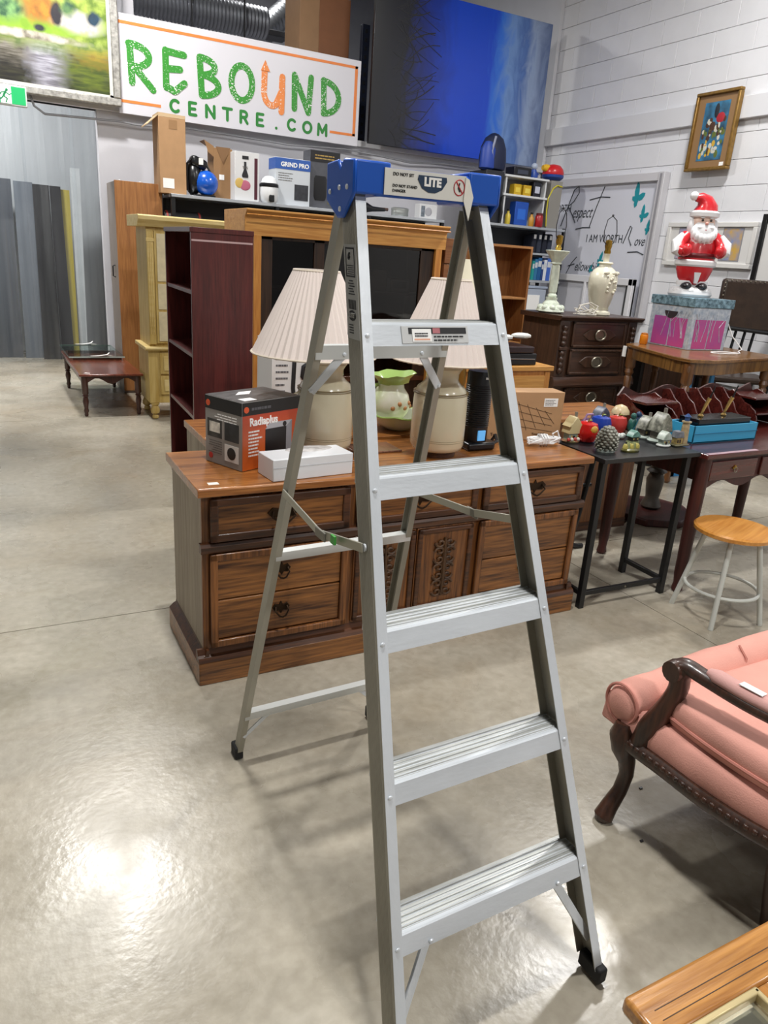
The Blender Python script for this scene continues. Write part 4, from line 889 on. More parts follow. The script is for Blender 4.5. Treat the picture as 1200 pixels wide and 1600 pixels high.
# ================================================================= steel shelving along the wall
STB = mat('shelf_black', '#16171a', .45, metal=.3); STG = mat('shelf_edge', '#b9bec4', .35, metal=.5)
SY = 8.10; sx0 = 1.77; sx1 = 4.95; SZ = 2.035
SHF = thing('shelving_unit', 'long black steel shelving unit stacked with boxed appliances under the sign', 'shelf', (sx0, SY, 0))
for x in (0, 1.1, 2.2, sx1-sx0):
    for y in (.0, .45): MB().box(x-.02, x+.02, y, y+.04, 0, SZ+.0).build('post', STB, SHF, smooth=0)
for z in (.5, 1.1, 1.68, SZ-.03):
    MB().box(-.02, sx1-sx0+.02, -.006, .50, z, z+.03).build('shelf_board', STB if z < 2 else STG, SHF, bevel=.002)
MB().box(-.02, sx1-sx0+.02, .47, .48, .5, SZ-.03).build('back_sheet', mat('back_sheet', '#2c2e33', .5), SHF, smooth=0)
p = GY(258, 330, SY+.1)
DF_ = thing('duffel_bag', 'black cylindrical bag with red ends on the lower steel shelf', 'bag', (p.x, SY+.2, 1.711+.085))
MB().lathe([(.02, 0), (.075, .005), (.085, .03), (.085, .36), (.075, .385), (.02, .39)], 18, (0, 0, 0), 'x').build('bag_body', mat('bag_black', '#1a1a1c', .6), DF_)
for a in (.02, .35): MB().lathe([(.0858, a), (.088, a+.008), (.0858, a+.02)], 18, (0, 0, 0), 'x').build('red_band', mat('bag_red', '#8c2a26', .5), DF_)
TY = SY+.08; TZ = SZ+.001
def onshelf(px0, px1, ytop, T=None):
    T = T or TY; a = GY(px0, ytop+30, T).x; b = GY(px1, ytop+30, T).x; z = GY((px0+px1)/2, ytop, T).z; return a, b, z-TZ
a, b_, h = onshelf(248, 290, 184)
K1 = thing('kraft_carton', 'tall narrow brown carton at the left end of the steel shelf', 'box', (a, TY, TZ))
MB().box(0, b_-a, 0, .30, 0, h).build('box_body', KR, K1, bevel=.004)
MB().prism([(-.0, h), (b_-a, h), (b_-a, h+.03), (0, h+.035)], .0, .28, 'y').build('top_flap', mat('kraft_pale', '#c9ae8a', .7), K1, smooth=0)
MB().add([(0, 0, h+.01), (0, .28, h+.01), (-.11, .28, h-.09), (-.11, 0, h-.09), (0, 0, h+.02), (0, .28, h+.02), (-.11, .28, h-.08), (-.11, 0, h-.08)], [(0, 1, 2, 3), (7, 6, 5, 4), (0, 4, 5, 1), (1, 5, 6, 2), (2, 6, 7, 3), (3, 7, 4, 0)]).build('side_flap', mat('kraft_pale', '#c9ae8a', .7), K1, smooth=0)
MB().box(.03, .14, -.002, 0, .05, .14).build('label', WHITE(), K1, smooth=0); MB().box(.10, .18, -.0015, 0, h-.1, h-.02).build('tape', mat('tape_brown', '#9a7650', .4), K1, smooth=0)
a, b_, h = onshelf(291, 338, 240)
AC = thing('air_compressor', 'black air compressor with round blue tank beside the tall brown carton', 'compressor', (a+.02, TY, TZ)); w = b_-a
MB().ball((w*.64, .06, .135), (.122, .122, .122), 20, 14).build('tank', mat('tank_blue', '#1558c0', .25, coat=.4), AC)
MB().ball((w*.25, .12, .17), (.09, .12, .16), 14, 10).build('motor', BP, AC); MB().cb((w*.40, .10, .32), (.17, .15, .10), (0, .35, 0)).build('cover', BP, AC, bevel=.03)
MB().tube([(0, .05, .05), (0, .05, .3), (w*.2, .05, .37), (w*.6, .05, .33), (w*.85, .04, .2)], .012, 8).build('hose', BP, AC); MB().box(w*.36, w*.5, .0, .01, .30, .36).build('sticker', WHITE(), AC, smooth=0); MB().box(w*.2, w*.9, .0, .2, 0, .02).build('foot', BP, AC)
a, b_, h = onshelf(337, 366, 228)
K2 = thing('kraft_carton', 'open brown carton with raised flaps on the steel shelf', 'box', (a+.02, TY+.14, TZ)); w = b_-a
MB().box(0, w, 0, .26, 0, h*.98).build('box_body', mat('kraft_dark', '#94704a', .7, var=.06), K2, bevel=.003)
MB().add([(0, 0, h), (0, .2, h), (-.10, .2, h+.05), (-.10, 0, h+.05), (0, 0, h-.10), (-.06, .0, h-.06)], [(0, 1, 2, 3), (0, 3, 5, 4)]).build('flap', mat('kraft_dark', '#94704a', .7, var=.06), K2, smooth=0)
MB().prism([(0.02, h), (w*.5, h-.16), (w-.02, h)], -.004, -.001, 'y').build('front_flap', mat('kraft_mid', '#7e5d3c', .7), K2, smooth=0); MB().box(w*.28, w*.55, -.003, 0, .19, .24).build('label', WHITE(), K2, smooth=0)
a, b_, h = onshelf(366, 404, 238)
W1 = thing('blender_carton', 'white printed blender carton with maroon edge on the steel shelf', 'box', (a, TY-.02, TZ)); w = b_-a
MB().box(0, w, 0, .25, 0, h).build('box_body', mat('carton_white2', '#d6d7d8', .45), W1, bevel=.003)
MB().box(w*.80, w*.93, -.002, 0, .02, h-.05).build('maroon_panel', mat('maroon', '#4a1424', .4), W1, smooth=0)
MB().lathe([(.03, .0), (.035, .02), (.012, .08), (.012, .15)], 10, (w*.42, -.003, h*.48), 'z', .05).build('printed_bottle', BLACK(), W1); MB().box(w*.3, w*.56, -.002, 0, h*.85, h*.92).build('printed_lid', BLACK(), W1, smooth=0)
text('TRS', .035, mat('dim_print2', '#5b5955', .6), W1, (w*.42, -.003, h*.68)); MB().ball((w*.42, -.001, h*.32), (.06, .003, .05), 12, 8).build('printed_cup', mat('print_pink', '#b5617a', .5), W1); MB().ball((w*.2, -.001, h*.36), (.05, .003, .05), 10, 6).build('printed_fruit', mat('print_yellow', '#c9a95a', .5), W1)
a, b_, h = onshelf(403, 437, 272)
HM = thing('white_helmet', 'small white plastic helmet with dark visor on the steel shelf', 'helmet', ((a+b_)/2, TY, TZ)); r = (b_-a)/2*.84
MB().lathe([(r*.72, 0), (r*.95, .03), (r, .10), (r*.96, .17), (r*.75, .235), (r*.4, .265), (.005, .27)], 20).build('shell', mat('helmet_white', '#e0e2e4', .25, coat=.3), HM)
MB().lathe([(r*.98, .155), (r*1.01, .165), (r*1.0, .185), (r*.9, .195)], 20).build('visor_band', BP, HM); MB().box(-.03, .03, -r*1.02, -r*.8, .01, .08).build('front_grille', BP, HM, bevel=.01)
a, b_, h = onshelf(430, 484, 248)
G1 = thing('appliance_carton', 'white carton with blue header showing a countertop appliance', 'box', (a, TY-.01, TZ)); w = b_-a
MB().box(0, w, 0, .22, 0, h).build('box_body', mat('carton_pale', '#c8ced4', .45), G1, bevel=.003)
MB().box(.0, w, -.002, 0, h*.76, h-.004).build('blue_header', mat('print_blue', '#2a58a8', .45), G1, smooth=0); text('GRIND PRO', .06, WHITE(), G1, (w*.55, -.003, h*.86), bold=.002)
MB().box(w*.55, w*.95, -.003, 0, h*.12, h*.46).build('printed_appliance', mat('print_dark', '#2c2e34', .4, var=.5, scale=14), G1, smooth=0); lines(G1, w*.08, w*.5, h*.5, h*.7, -.001, 4, mat('dim_print2', '#5b5955', .6), 'print_lines', .3, 31)
MB().box(-.002, 0, .0, .22, h*.76, h-.004).build('blue_header', mat('print_blue', '#2a58a8', .45), G1, smooth=0)
a, b_, h = onshelf(478, 524, 236, TY+.06)
G2 = thing('appliance_carton', 'dark carton with gold lettering band beside the blue header carton', 'box', (a, TY+.02, TZ)); w = b_-a-.0
a0 = G1.location.x+GY(484, 280, TY).x-GY(430, 280, TY).x; G2.location.x = a0+.01
MB().box(0, w, 0, .22, 0, h).build('box_body', mat('carton_dark', '#4c4e55', .45, var=.15, scale=9), G2, bevel=.003)
MB().box(0, w, -.002, 0, h*.80, h-.004).build('black_header', BK, G2, smooth=0); lines(G2, w*.15, w*.9, h*.84, h*.94, -.002, 2, mat('gold_print', '#b0914a', .4), 'print_lines', .4, 41)
MB().lathe([(.06, 0), (.075, .04), (.075, .22), (.06, .25)], 14, (w*.35, -.002, .08), 'z', .06).build('printed_machine', BP, G2); MB().box(w*.62, w*.9, -.003, 0, .05, .2).build('printed_detail', mat('print_olive', '#6f6a48', .5, var=.4, scale=30), G2, smooth=0)
# things half hidden by the ladder's cap
rnd = random.Random(2)
a = GY(560, 330, TY).x
t = thing('power_drill', 'black and brown handheld tool lying on the steel shelf under the ladder cap', 'tool', (a, TY+.05, TZ)); MB().tube([(0, 0, .06), (.12, 0, .06), (.2, 0, .05), (.36, 0, .055)], [.05, .055, .03, .02], 10).build('tool_body', BP, t); MB().tube([(.12, 0, .055), (.40, 0, .06)], .018, 8).build('tool_barrel', mat('tool_brown', '#4a342c', .5), t); MB().box(.0, .12, -.04, .05, 0, .03).build('tool_foot', BP, t, bevel=.01)
a = GY(628, 330, TY).x
t = thing('metal_tin', 'low silver tin on the steel shelf behind the ladder label', 'tin', (a, TY+.05, TZ)); MB().lathe([(.10, 0), (.11, .01), (.11, .07), (.10, .08)], 20, (0, 0, 0), 'z', .6).build('tin_body', mat('tin_silver', '#a5a9a6', .35, metal=.6), t); MB().lathe([(.113, .06), (.113, .085), (.09, .095)], 20, (0, 0, 0), 'z', .6).build('tin_lid', mat('tin_silver', '#a5a9a6', .35, metal=.6), t)
a = GY(657, 330, TY).x
t = thing('print_carton', 'small white printed carton at the right end of the long steel shelf', 'box', (a, TY+.02, TZ)); MB().box(0, .24, 0, .12, 0, .16).build('box_body', mat('carton_white2', '#d6d7d8', .45), t, bevel=.003); MB().ball((.12, -.001, .08), (.05, .003, .05), 12, 6).build('printed_ring', mat('print_silver', '#aaaab0', .4), t); MB().box(.02, .07, -.002, 0, .02, .14).build('printed_panel', mat('print_grey', '#6d7680', .4, var=.4, scale=30), t, smooth=0)
# ================================================================= low oak bookcase (right of the ladder)
BT = 5.9
bx0 = GY(768, 390, BT).x; bx1 = GY(833, 392, BT).x; bz = GY(800, 387, BT).z
LB = thing('bookcase', 'plain light oak bookcase with empty shelves, right of the ladder', 'bookcase', (bx0-.25, BT, 0)); w = bx1-bx0+.25
LBW_ = wood('light_oak', '#7d4e28', '#a06c3c', 'z', .5)
for x in (0, w-.022): MB().box(x, x+.022, 0, .32, 0, bz).build('side_panel', LBW_, LB, bevel=.002)
MB().box(0, w, 0, .32, bz, bz+.022).build('top', wood('light_oak_x', '#8a5a30', '#b58350', 'x', .5), LB, bevel=.002); MB().box(.022, w-.022, .30, .32, 0, bz).build('back_panel', LBW_, LB, smooth=0)
for z in (bz-1.3, bz-.88, bz-.46): MB().box(.022, w-.022, .0, .30, z, z+.02).build('shelf', wood('light_oak_x', '#8a5a30', '#b58350', 'x', .5), LB, bevel=.002)
t = thing('round_tin', 'dark round-topped object on a shelf of the light oak bookcase', 'mirror', (bx0+.10, BT+.15, bz-.86)); MB().prism(ARC(0, 0, .13, .16, 0, 180, 14), -.02, .02, 'y').build('disc', mat('slate_disc', '#3d4044', .3), t); MB().tube([(p[0], 0, p[1]) for p in ARC(0, 0, .13, .16, 0, 180, 14)], .014, 6).build('rim', mat('slate_rim', '#6d7074', .35), t)
# small cabinet with black cases on it, between the ladder and the dark chest
CT_ = 4.35
cx0 = GY(795, 560, CT_).x; cx1 = GY(860, 575, CT_).x; cz = GY(830, 572, CT_).z
SC = thing('small_cabinet', 'small oak cabinet carrying two black cases beside the dark carved chest', 'cabinet', (cx0-.35, CT_, 0)); w = cx1-cx0+.35
MB().box(0, w, 0, .38, 0, cz-.02).build('carcass', HONV, SC, smooth=0); MB().box(-.02, w+.02, -.02, .40, cz-.035, cz).build('top', HON, SC, bevel=.004)
MB().box(.03, w-.05, -.012, 0, .1, cz-.07).build('door', HON, SC, bevel=.004); MB().box(w-.05, w, -.008, 0, .0, cz-.04).build('stile', HONV, SC, bevel=.003)
for k, (h0, h1, dw) in enumerate(((0, .085, 0.0), (.087, .135, .03))):
    t = thing('instrument_case' if k == 0 else 'flat_case', 'black zip case lying on the small oak cabinet' if k == 0 else 'dark flat folder lying on top of the black zip case', 'case', (cx0-.12, CT_+.03, cz+.001+h0)); 
    MB().box(0, .40-dw, 0, .28, 0, h1-h0).build('case_body', mat('case_black', '#131316', .4) if k == 0 else mat('folder_maroon', '#2c1a1c', .3), t, bevel=.008)
    if k == 0: MB().tube([(.02, -.004, .05), (.38, -.004, .045)], .003, 5).build('zip', mat('zip_grey', '#8c8c90', .3, metal=.6), t); MB().tube([(.13, -.006, .048), (.13, -.01, .02)], .004, 5).build('zip_pull', mat('zip_grey', '#8c8c90', .3, metal=.6), t)
t = thing('paper_bundle', 'crumpled white paper lying on the dark folder right of the ladder', 'paper', (cx0+.02, CT_+.12, cz+.137)); rnd = random.Random(8)
for k in range(4): MB().ball((rnd.uniform(0, .18), rnd.uniform(0, .1), .03+.012*k), (.09, .06, .022), 7, 5).build('crumple', mat('paper_white', '#d8d8d4', .7), t, smooth=0)
# cream lampshade seen through the ladder
p = GY(722, 448, 3.36)
t = thing('table_lamp', 'small plain cream lampshade seen between the ladder rails', 'lamp', (p.x, 3.30, Zt+.001)); zz = p.z-Zt
MB().lathe([(.07, 0), (.075, .015), (.03, .03), (.02, .10), (.035, .2), (.02, zz*.7), (.012, zz*.9)], 16).build('base', mat('lamp_brass', '#a98a4a', .3, metal=.9), t)
MB().lathe([(.105, zz-.03), (.05, zz+.135), (.048, zz+.135), (.103, zz-.03)], 28).build('lamp_shade', mat('cream_shade', '#e6e0c8', .7), t); MB().lathe([(.008, zz+.1), (.02, zz+.14), (.022, zz+.175), (.004, zz+.18)], 10).build('finial', mat('finial_wood', '#a06a3a', .4), t)

t = thing('wooden_crate', 'small brown wooden crate beside the right end of the oak hutch', 'crate', (ox1+.06, OT+.05, 0))
cz2 = GY(706, 372, OT+.05).z
for zz in range(9): MB().box(0, .22, 0, .02, zz*cz2/9+.004, (zz+1)*cz2/9-.004).build('slat', wood('crate_wood', '#6a4022', '#8a5a34', 'x', .5), t, bevel=.002)
for x in (0, .20): MB().box(x, x+.02, .02, .3, 0, cz2).build('crate_side', wood('crate_wood_v', '#5a3820', '#7a5030', 'z', .5), t, bevel=.002)
MB().box(.02, .20, .28, .30, 0, cz2).build('crate_back', wood('crate_wood_v', '#5a3820', '#7a5030', 'z', .5), t, smooth=0)
# ================================================================= banner board on the block wall
def wallthing(name, label, cat, y0, z0, x=6.97):
    """local x runs along the wall towards the camera, local -y points into the room"""
    t = thing(name, label, cat, (x, y0, z0), -PI/2); return t
TEAL = mat('teal_print', '#1c8f9c', .5); INK = mat('ink_print', '#33383f', .5)
BN = wallthing('banner_board', 'white banner board with teal butterflies and handwritten words on the block wall', 'banner', 8.68, 1.05)
MB().box(0, 1.98, 0, .02, 0, 1.56).build('sheet', mat('banner_white', '#d6d8e2', .5), BN, smooth=0)
MB().box(-.02, 1.97, -.05, .02, 1.55, 1.64).build('top_rail', mat('banner_rail', '#cbcace', .5), BN, bevel=.004)
MB().box(1.97, 2.06, -.07, .02, 0, 1.64).build('end_post', mat('banner_post', '#c3c2c6', .5), BN, bevel=.006)
MB().box(2.0, 2.03, -.075, -.07, .02, 1.62).build('post_groove', mat('groove', '#908f94', .6), BN, smooth=0)
by = lambda Y: 8.68-Y
bz_ = lambda z: z-1.05
for (s_, Y, z, sz, sh, mt_) in (('I AM WORTH', 8.52, 2.335, .135, 0, INK), ('I AM WORTH', 7.50, 1.965, .135, 0, INK), ('I AM WORTH', 8.55, 1.60, .135, 0, INK)):
    text(s_, sz, mt_, BN, (by(Y), -.002, bz_(z)), name='lettering', sx=.8)
def script(word, Y, z, sz):
    text(word, sz, INK, BN, (by(Y), -.002, bz_(z)), name='script_lettering', shear=.45, sx=.7)
script('espect', 7.98, 2.28, .20); script('ove', 6.90, 1.945, .16); script('ellowship', 7.75, 1.62, .17)
cur = MB()
def swash(pts): cur.tube([(by(a), -.003, bz_(b)) for a, b in pts], .006, 5)
swash([(8.36, 2.12), (8.28, 2.32), (8.18, 2.56), (8.10, 2.60), (8.08, 2.52), (8.16, 2.42), (8.26, 2.36), (8.16, 2.26), (8.08, 2.16)])
swash([(7.80, 2.10), (7.72, 2.34), (7.62, 2.58)]); swash([(7.86, 2.43), (7.66, 2.46), (7.50, 2.45)]); swash([(8.05, 2.08), (7.92, 2.10), (7.78, 2.10)])
swash([(7.16, 1.92), (7.08, 2.12), (7.05, 2.10), (7.08, 1.98), (7.02, 1.90)]); swash([(7.06, 1.82), (6.9, 1.83), (6.80, 1.80)])
swash([(8.12, 1.52), (8.04, 1.66), (7.95, 1.74)]); swash([(8.10, 1.62), (7.98, 1.65)])
cur.build('script_strokes', INK, BN, kind='stuff')
def butterfly(Y, z, s, a):
    M = Matrix.Translation((by(Y), 0, bz_(z))) @ Matrix.Rotation(a, 4, 'Y')
    b = MB(); wing = [(0, -.05), (-.16, .12), (-.18, .32), (-.08, .62), (.0, .78), (.10, .60), (.13, .30), (.10, .02)]; w2 = [(0, .0), (.14, .12), (.36, .20), (.52, .16), (.48, .02), (.34, -.12), (.14, -.16)]; w3 = [(.04, .0), (.08, -.16), (.02, -.36), (-.12, -.44), (-.18, -.26), (-.10, -.06)]; w4 = [(0, .05), (-.16, .10), (-.30, .10), (-.30, -.06), (-.16, -.16), (-.02, -.1)]
    for w in (wing, w2, w3, w4): b.prism([(x*s, y*s) for x, y in w], -.004-.0003*len(b.f)/8, -.001, 'y', M)
    b.build('butterfly', TEAL, BN, smooth=0)
butterfly(7.05, 2.43, .24, -.1); butterfly(6.91, 2.23, .17, -.05); butterfly(6.80, 2.08, .14, 0); butterfly(7.51, 1.70, .16, .2); butterfly(7.66, 1.59, .09, .2)
PN = wallthing('framed_backboard', 'white framed panel standing below the banner behind the two bare lamps', 'panel', 8.25, .9, 6.79)
MB().box(0, 1.55, .02, .05, 0, .62).build('sheet', mat('panel_sheet', '#c2c3ca', .5), PN, smooth=0)
for (a, b_, c, d) in ((0, 1.55, .54, .62), (0, .07, -.9, .62), (1.48, 1.55, -.9, .62), (.72, .76, 0, .55)): MB().box(a, b_, -.02, .05, c, d).build('frame_bar', mat('panel_frame', '#d6d6da', .5), PN, bevel=.006)
MB().box(1.44, 1.47, -.004, .02, .0, .54).build('dark_gap', mat('gap_dark', '#3a3a3c', .7), PN, smooth=0)
# ---------------------------------------------------------------- pictures on and against the block wall
GOLD = mat('antique_gold', '#8a6a34', .4, metal=.5, var=.2, scale=30)
FR = wallthing('framed_picture', 'gilt framed colourful picture hanging on the white block wall', 'picture', 6.34, 2.66, 6.905)
fw, fh = .55, .755
MB().box(.02, fw-.02, .0, .02, .02, fh-.02).build('mat_board', mat('mat_tan', '#8d6d48', .6), FR, smooth=0)
for (a, b_, c, d) in ((0, fw, 0, .032), (0, fw, fh-.032, fh), (0, .032, .032, fh-.032), (fw-.032, fw, .032, fh-.032)): MB().box(a, b_, -.03, .03, c, d).build('frame_bar', GOLD, FR, bevel=.008)
fl_ = MB(); rnd = random.Random(5)
MB().box(.12, fw-.12, -.003, .0, .10, fh-.10).build('print', mat('print_sky', '#3f86b0', .4, col2='#23303a', scale=7), FR, smooth=0)
for (nm, c, k, zlo, zhi) in (('printed_figures', '#c9c6b8', 18, .16, .48), ('printed_greens', '#5d6b2c', 14, .12, .40), ('printed_browns', '#4a3020', 16, .14, .50), ('printed_yellows', '#c8a23a', 7, .12, .30)):
    q = MB()
    for j in range(k): q.ball((rnd.uniform(.15, fw-.15), -.003, rnd.uniform(zlo, zhi)), (rnd.uniform(.012, .03), .0015, rnd.uniform(.015, .04)), 7, 5)
    q.build(nm, mat('pr_'+nm, c, .5), FR, kind='stuff')
MB().ball((.34, -.003, .50), (.055, .003, .05), 10, 6).build('printed_red', mat('pr_red', '#a82430', .5), FR); MB().ball((.28, -.003, .57), (.03, .003, .07), 8, 6).build('printed_dark', mat('pr_dark', '#20242c', .5), FR)
MB().box(fw-.12, fw-.07, -.003, .0, .04, .075).build('price_tag', WHITE(), FR, smooth=0)
TWF = wallthing('double_picture_frame', 'wide white frame with two small colourful prints, behind the Christmas figure', 'picture', 6.48, 1.70, 6.965)
tw, th_ = 1.16, .455
MB().box(.02, tw-.02, .0, .02, .02, th_-.02).build('mat_board', mat('mat_white', '#d3d2d0', .6), TWF, smooth=0)
for (a, b_, c, d) in ((0, tw, 0, .05), (0, tw, th_-.05, th_), (0, .05, .05, th_-.05), (tw-.05, tw, .05, th_-.05)): MB().box(a, b_, -.02, .025, c, d).build('frame_bar', mat('frame_white', '#d8d7d4', .45), TWF, bevel=.006)
for x0, c1, c2 in ((.17, '#8f8fb0', '#b9a8b4'), (.76, '#7d8fb8', '#c9a24a')):
    MB().box(x0-.012, x0+.242, -.002, .0, .068, .402).build('mount_line', mat('mount_grey', '#8a8a90', .6), TWF, smooth=0)
    MB().box(x0, x0+.23, -.004, -.002, .08, .39).build('print', mat('print_'+c1[1:], c1, .5, col2=c2, scale=9), TWF, smooth=0)
MB().box(.55, .61, -.012, .0, .05, th_-.05).build('divider', mat('frame_white', '#d8d7d4', .45), TWF, bevel=.003)
BFR = wallthing('black_picture_frame', 'large black framed picture leaning at the right edge of the wall', 'picture', 5.23, 1.42, 6.90)
for (a, b_, c, d) in ((0, .8, 0, .05), (0, .8, .75, .80), (0, .05, .05, .75), (.75, .8, .05, .75)): MB().box(a, b_, -.025, .02, c, d).build('frame_bar', mat('frame_black', '#0f0f11', .35), BFR, bevel=.003)
MB().box(.04, .76, .0, .015, .04, .76).build('mat_board', mat('mat_white', '#d3d2d0', .6), BFR, smooth=0); MB().box(.20, .6, -.003, .0, .12, .62).build('print', mat('print_pale', '#b8c8c4', .5, col2='#3f6a6a', scale=5), BFR, smooth=0)
# ================================================================= toy shelving in the corner
TX0, TX1, TYY = 5.35, 6.62, 7.85
TS = thing('toy_shelving', 'grey metal shelving crowded with toys under the blue canvas corner', 'shelf', (TX0, TYY, 0))
for x in (0, TX1-TX0):
    for y in (0, .4): MB().box(x-.018, x+.018, y, y+.035, 0, 2.06).build('post', STB, TS, smooth=0)
for z in (.5, .95, 1.39, 2.02): MB().box(-.02, TX1-TX0+.02, -.01, .44, z, z+.028).build('shelf_board', STG, TS, bevel=.002)
MB().box(.0, TX1-TX0, .40, .41, 1.42, 2.02).build('back_sheet', mat('back_sheet2', '#2c2e33', .5), TS, smooth=0)
MB().box(.62, TX1-TX0-.0, -.02, .4, 1.72, 1.745).build('shelf_board', STG, TS, bevel=.002)
RS = thing('riser_shelf', 'small white two-tier display riser on the toy shelving', 'shelf', (TX0+.31, TYY+.05, 2.049))
for x in (0, .60): MB().box(x, x+.02, 0, .3, 0, .55).build('side_panel', mat('riser_white', '#d4d6d8', .5), RS, smooth=0)
for z in (.32, .53): MB().box(-.02, .64, -.02, .3, z, z+.022).build('shelf_board', mat('riser_white', '#d4d6d8', .5), RS, bevel=.002)
MB().box(.02, .6, .28, .3, 0, .55).build('back_sheet', mat('riser_grey', '#9a9ca2', .5), RS, smooth=0)
def toy(name, label, cat, px, T, z): p = GY(px, 330, T); return thing(name, label, cat, (p.x, T, z))
M_ = lambda n, c, r=.4: mat('toy_'+n, c, r)
t = toy('backpack', 'dark blue backpack resting on top of the toy shelving', 'backpack', 761, 8.02, 2.625)
MB().lathe([(.12, 0), (.17, .02), (.18, .12), (.165, .25), (.12, .35), (.05, .40), (.01, .41)], 18, (0, 0, 0), 'z', .7).build('bag_body', mat('bag_navy', '#0d1a3c', .6), t); MB().lathe([(.05, 0), (.10, .02), (.10, .22), (.05, .30), (.01, .31)], 14, (-.11, -.06, 0), 'z', .7).build('side_pocket', mat('bag_blue', '#1d3f9a', .5), t); MB().tube([(-.05, -.10, .05), (-.10, -.12, .2), (-.05, -.1, .36)], .014, 6).build('strap', mat('bag_grey', '#8a90a8', .5), t)
t2 = thing('storage_carton', 'dark box carrying the blue backpack on the toy shelving', 'box', (5.37, 7.9, 2.049)); MB().box(-.0, .26, 0, .36, 0, .575).build('box_body', mat('box_slate', '#23262e', .5), t2, bevel=.004); MB().box(.0, .12, -.003, 0, .30, .5).build('printed_panel', mat('box_print', '#c9ccd4', .5, col2='#20242c', scale=12), t2, smooth=0)
for (px, lb, col, r, z) in ((757, 'blue toy ball in front of the backpack', '#1f3fa8', .055, 2.45), (769, 'cyan plastic cup beside the blue toy ball', '#3ab6cc', .045, 2.42)):
    pass
def tierbox(name, label, cat, x, z, w, h, col, d=.1, detail=None):
    t = thing(name, label, cat, (RS.location.x+x, RS.location.y+.02, RS.location.z+z)); MB().box(0, w, 0, d, 0, h).build('body', M_(col[1:], col), t, bevel=.006)
    if detail: MB().box(w*.2, w*.8, -.003, 0, h*.25, h*.7).build('panel', M_(detail[1:], detail), t, smooth=0)
    return t
tierbox('toy_cube', 'left yellow toy block on the display riser', 'toy', .15, .343, .11, .12, '#c9a51e', .1, '#e2c94a')
tierbox('toy_cube', 'right yellow toy block on the display riser', 'toy', .29, .343, .12, .12, '#c7a01c', .1, '#e6cf55')
tierbox('toy_robot', 'black toy box with white sticker on the riser shelf', 'toy', .44, .343, .12, .17, '#1c1d28', .1, '#c4c8d8')
tierbox('toy_carton', 'black boxed toy on the top tier of the riser', 'toy', .12, .553, .26, .10, '#15161c', .18, '#3a4050')
t = thing('toy_figure', 'small blue toy figure on the top tier of the riser', 'toy', (RS.location.x+.46, RS.location.y+.08, RS.location.z+.553)); MB().lathe([(.05, 0), (.055, .03), (.035, .08), (.03, .10)], 12).build('body', M_('figblue', '#23489a'), t); MB().ball((0, 0, .135), .04, 12, 8).build('head', M_('figpale', '#a8b4c8'), t); MB().tube([(-.07, 0, .05), (0, 0, .085), (.07, 0, .05)], .014, 6).build('arms', M_('figblue', '#23489a'), t)
tierbox('toy_bucket', 'blue toy box low in the display riser', 'toy', .20, .20-.20+.001, .20, .27, '#1c4fae', .12, '#2a6ad0')
for (x, lb, c, h) in ((.08, 'yellow bottle standing low in the display riser', '#c8b23c', .15), (.44, 'orange and yellow bottle beside the red jar', '#b8862c', .14)):
    t = thing('toy_bottle', lb, 'bottle', (RS.location.x+x, RS.location.y-.01, RS.location.z)); MB().lathe([(.03, 0), (.034, .01), (.034, h*.7), (.016, h*.85), (.016, h), (.002, h)], 12).build('bottle_body', M_(c[1:], c), t); MB().lathe([(.018, h), (.018, h+.02), (.002, h+.021)], 10).build('cap', BP, t)
t = thing('red_jar', 'red plastic jar at the front of the toy shelving', 'jar', (RS.location.x+.54, RS.location.y-.035, RS.location.z)); MB().lathe([(.045, 0), (.05, .01), (.05, .12), (.04, .135)], 14).build('jar_body', M_('red', '#9c1c22', .3), t); MB().lathe([(.042, .135), (.042, .16), (.002, .162)], 14).build('lid', M_('darkred', '#5c1216'), t)
t = thing('toy_helmet', 'red, blue and yellow toy helmet crowning the toy shelving', 'toy', (RS.location.x+.79, RS.location.y+.12, RS.location.z+.565)); MB().lathe([(.13, .06), (.135, .08), (.12, .13), (.08, .17), (.01, .185)], 18).build('red_dome', M_('helmred', '#c42026', .3), t); MB().lathe([(.10, 0), (.135, .03), (.137, .06), (.02, .062)], 18).build('blue_base', M_('helmblue', '#1d3f8c', .35), t); MB().lathe([(.03, -.17), (.045, -.13), (.045, -.09), (.03, -.08)], 12, (0, 0, .13), 'x').build('yellow_lamp', M_('helmyellow', '#d8a81c', .35), t)
t = thing('grey_display_card', 'grey folded display stand with yellow cord carrying the toy helmet', 'stand', (RS.location.x+.66, RS.location.y+.0, RS.location.z)); MB().box(.03, .21, 0, .28, 0, .55).build('card', mat('card_grey', '#8d8a84', .6), t, bevel=.004); MB().tube([(.02, -.008, .02), (.0, -.01, .2), (-.0, -.01, .34), (.06, -.01, .46), (.12, -.01, .50), (.2, -.01, .49)], .008, 6).build('yellow_cord', M_('cord', '#c9bd2c'), t)
t = thing('black_console', 'black toy machine in the left of the toy shelving', 'toy', (RS.location.x-.20+.195, RS.location.y-.04, RS.location.z)); t.location.x = 5.63-.02; t.location.y = 7.86; MB().box(-.01, .005+.0, 0, .02, 0, .3).build('spine', BP, t); MB().tube([(0, .01, .02), (.01, .01, .12), (.0, .01, .22), (.015, .01, .30)], [.018, .022, .016, .012], 8).build('body', BP, t)
